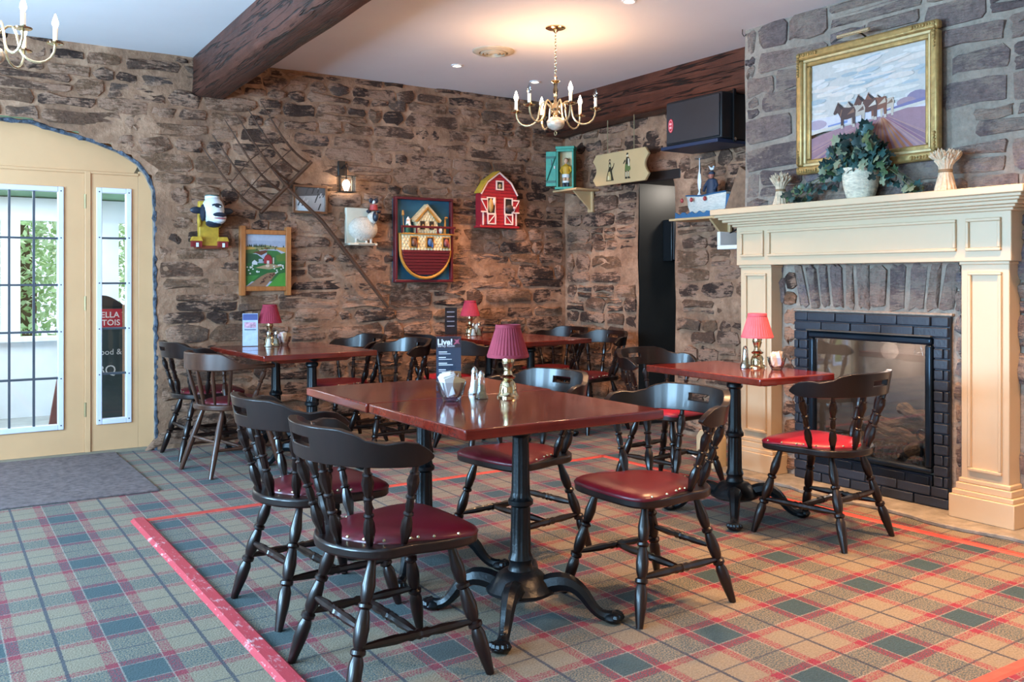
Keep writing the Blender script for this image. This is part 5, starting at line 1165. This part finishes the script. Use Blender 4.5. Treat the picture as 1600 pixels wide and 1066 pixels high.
MB().prism(ell(-.19, .25, .02, .03, 12, -pi/2, pi/2)+ell(-.19, .25, .008, .026, 10, pi/2, -pi/2)[1:-1], -.0775, -.074, Mxz()).obj('moon', M_CB, dr); MB().box(-.145, -.13, -.085, -.074, .19, .215).obj('latch', M_PKW, dr)
pg = thing('person_figurine', (4.94, 6.665, 2.065), 'small person figurine in a mustard top standing inside the green outhouse', 'figurine', rad(-48)); pg.scale = (.8, .8, .85)
SKIN = mat('figurine_skin', '#d8a888', .6)
pb = MB().lathe([(.035, .12), (.042, .14), (.042, .19), (.048, .215), (.03, .235), (.014, .242), (.013, .25)], 14, Matrix.Scale(.7, 4, (0, 1, 0))).obj('body', mat('mustard_top', '#c89a28', .6), pg)
MB().ball((0, -.004, .275), (.024, .022, .03), 12, 8).obj('head', SKIN, pg); MB().ball((0, .006, .284), (.027, .024, .028), 12, 8).obj('hair', mat('brown_hair', '#6a4428', .7), pg)
for s in (-1, 1):
    MB().tube([(s*.045, 0, .215), (s*.06, -.012, .17), (s*.04, -.03, .145)], [.013, .011, .009], 8).obj('arm', MC['mustard_top'], pg); MB().tube([(s*.02, 0, .12), (s*.021, -.004, .06), (s*.021, 0, .012)], [.018, .015, .012], 8).obj('leg', SKIN, pg)
    MB().lathe([(.018, 0), (.02, .02), (.017, .045)], 10, T(s*.021, -.004, 0)).obj('boot', M_CB, pg)
MB().lathe([(.044, .1), (.046, .12), (.042, .135)], 14).obj('belt', M_BW, pg); MB().lathe([(.04, .045), (.043, .055), (.04, .065)], 14).obj('dropped_bloomers', M_BW, pg)
# boat shelf, boat, fisherman
b_s = thing('wall_shelf', (WX+.01, 5.0, 1.50), 'tan bracket shelf carrying the painted fishing boat', 'shelf', -pi/2)
MB().box(-.30, .26, -.24, .0, .185, .203).obj('plank', M_TAN, b_s, bevel=.004); MB().box(.06, .13, -.022, .0, .0, .186).obj('wall_strip', M_TAN, b_s, bevel=.003)
MB().prism([(-.02, .02), (-.2, .186), (-.02, .186)], .085, .105, Matrix(((0, 0, 1, 0), (1, 0, 0, 0), (0, 1, 0, 0), (0, 0, 0, 1)))).obj('brace', M_TAN, b_s)
bt = thing('model_boat', (5.03, 4.985, 1.703), 'white model fishing boat on blue waves beside the chimney', 'ornament', -pi/2)
M_BTW = mat('boat_white_planks', '#d2cdc2', .6, var=.15, vs=30, stretch=(1, 1, 8)); M_BTB = mat('boat_blue', '#2f5f86', .5, var=.1)
st = []
for i in range(9): t_ = i/8; x = -.225+.45*t_; wd = .075*math.sin(pi*min(.5, t_*.9+.06))*(1 if t_ < .8 else 1-.3*(t_-.8)/.2); st.append((x, wd))
mb = MB()
for i, (x, wd) in enumerate(st):
    xs = .86+.0*i; zt = .155+.02*abs(i/8-.5)*2; mb.v += [(x*.84, -wd*.45, .035), (x*.93, -wd*.85, .09), (x, -wd, zt), (x, wd, zt), (x*.93, wd*.85, .09), (x*.84, wd*.45, .035)]
for i in range(8):
    for j in range(6): mb.f.append((i*6+j, i*6+6+j, i*6+6+(j+1) % 6, i*6+(j+1) % 6))
mb.f += [tuple(range(6)), tuple(48+j for j in range(6))[::-1]]; mb.c = [None]*len(mb.f); hu = mb.obj('hull', M_BTW, bt)
MB().tube([(x, -wd-.003, .157+.02*abs(i/8-.5)*2) for i, (x, wd) in enumerate(st)], .006, 6).obj('gunwale', M_BTB, bt); MB().tube([(x, wd+.003, .157+.02*abs(i/8-.5)*2) for i, (x, wd) in enumerate(st)], .006, 6).obj('gunwale', M_BTB, bt)
MB().box(.205, .235, -.055, .055, .03, .185, RY(.12)).obj('stern', M_BTB, bt, bevel=.004)
wv = [(-.26, 0), (.25, 0)]+[(.25-.51*i/20, .035+.012*math.cos(i*1.9)) for i in range(21)]
MB().prism(wv, -.1, -.085, Mxz()).obj('waves', M_BTB, bt); MB().box(-.25, .24, -.095, .09, 0, .03).obj('wave_base', M_BTB, bt)
for x in (-.2, -.1, .04): MB().ball((x, -.085, .135), (.014, .012, .018), 8, 6).obj('buoy', mat('buoy_red', '#a83a3a', .5), bt)
MB().tube([(-.09, 0, .15), (-.092, 0, .42)], .003, 6).obj('mast', M_BLACK, bt)
fi = thing('hanging_fish', (5.03, 5.085, 1.9), 'small white fish hanging beside the model boat mast', 'ornament', -pi/2)
MB().lathe([(.002, .0), (.014, .03), (.02, .08), (.014, .13), (.004, .17), (.003, .26)], 10, Matrix.Scale(.5, 4, (0, 1, 0))).obj('body', M_BW, fi); MB().prism([(0, .015), (.015, -.02), (-.02, -.02)], -.002, .002, Mxz()).obj('tail', M_BW, fi)
fm = thing('person_figurine', (5.03, 4.955, 1.84), 'fisherman figurine in a navy coat standing in the model boat', 'figurine', -pi/2)
cv_ = mat('navy_coat', '#26364e', .6, var=.1)
MB().lathe([(.05, 0), (.047, .06), (.042, .12), (.036, .145), (.014, .155)], 14, Matrix.Scale(.75, 4, (0, 1, 0))).obj('coat', cv_, fm); MB().ball((0, -.006, .172), (.022, .022, .026), 12, 8).obj('head', mat('ruddy_face', '#a86a58', .6), fm); MB().lathe([(.026, .182), (.022, .2), (.008, .208)], 12).obj('cap', cv_, fm)
for s in (-1, 1): MB().tube([(s*.035, 0, .135), (s*.06, -.01, .1), (s*.055, -.03, .06)], [.014, .013, .01], 8).obj('arm', cv_, fm)
gu = thing('seagull_figurine', (5.03, 4.955, 2.047), 'tiny white gull perched on the fisherman figurine cap', 'figurine', -pi/2)
MB().ball((0, 0, .018), (.022, .01, .011), 10, 6).obj('body', M_BW, gu); MB().ball((.018, 0, .032), .008, 8, 5).obj('head', M_BW, gu); MB().prism([(-.02, .02), (.0, .022), (-.035, .045)], -.002, .002, Mxz()).obj('wing', M_BW, gu)
wd_ = thing('wooden_wedge', (4.93, 4.56, 1.695), 'brown triangular wooden panel standing beside the chimney', 'wood panel', -pi/2)
MB().prism([(-.16, 0), (.06, 0), (.06, .30), (.0, .34)], -.03, .03, Mxz()).obj('panel', mat('brown_weathered_board', '#7a5f4a', .8, var=.2, vs=20, bump=.4), wd_); MB().box(.06, .075, -.03, .03, 0, .31).obj('edge_strip', mat('dark_board', '#3d2c22', .7), wd_)
MB().box(-.18, .1, -.11, .22, -.022, 0).obj('foot', M_TAN, wd_)
wt = thing('white_bracket', (WX-.0, 4.72, 1.455), 'white bracket box with black cable tucked behind the mantel end', 'bracket', -pi/2)
mb = MB(); mb.box(-.1, .3, -.2, .0, 0, .03); mb.box(-.1, -.07, -.2, .0, .03, .13); mb.box(.05, .3, -.06, .0, .03, .2); mb.obj('case', M_WHITE, wt, bevel=.004)
MB().tube([(-.02, -.15, .12), (.03, -.16, .13), (.09, -.15, .17), (.12, -.1, .22)], .005, 6).obj('cable', M_BLACK, wt)
bx = thing('floor_box', (4.42, 4.36, 0), 'beige rounded box on the floor beside the left plinth', 'box', -pi/2)
MB().prism([(-.09, 0), (.09, 0), (.09, .2), (.06, .24), (.0, .255), (-.06, .24), (-.09, .2)], -.05, .05, Mxz()).obj('case', mat('beige_plastic', '#cdb892', .5), bx, bevel=.008); MB().tube(bez((-.09, -.03, .05), (-.2, -.05, .06), (-.25, .05, .12), (-.34, .0, .006), 10), .004, 6).obj('cord', M_WHITE, bx)
# ================================================================ CHALKBOARD ON THE PORCH
ab = thing('chalkboard_sign', (1.235, 7.62, 0), 'chalkboard pavement sign with red header behind the side light', 'sign', 0)
MB().box(-.15, .15, -.02, .02, .05, 1.03).obj('board', mat('chalkboard', '#2f4042', .8, var=.1), ab, bevel=.004)
MB().prism([(-.15, 1.02)]+[(-.15+.3*i/10, 1.04+.075*math.sin(pi*i/10)) for i in range(11)]+[(.15, 1.02)], -.02, .02, Mxz()).obj('crest', mat('sign_black', '#20242a', .5), ab)
hb = MB().box(-.14, .14, -.026, -.02, .865, 1.01).obj('header', mat('sign_red', '#b8283c', .45), ab)
put_text(hb, 'STELLA', .062, .02, .945, M_TXT, -.028, .0008, pi/2, 'CENTER'); put_text(hb, 'ARTOIS', .062, .02, .885, M_TXT, -.028, .0008, pi/2, 'CENTER')
CHK = mat('chalk', '#d8e0e0', .9); put_text(ab, 'Food &', .062, .045, .66, CHK, -.023, 0, pi/2, 'CENTER'); put_text(ab, 'BBQ', .1, .0, .51, CHK, -.023, 0, pi/2, 'CENTER')
for s in (-1, 1): MB().box(s*.155-.012, s*.155+.012, -.025, .025, 0, 1.04).obj('frame_leg', mat('sign_wood', '#b89878', .6), ab)
pb_ = thing('porch_plank', (.93, 7.9, .012), 'reddish plank leaning behind the entrance door glass', 'plank')
MB().box(-.045, .045, -.02, .02, 0, .95, RY(.16)).obj('board', mat('red_brown_plank', '#7c4a42', .7), pb_)
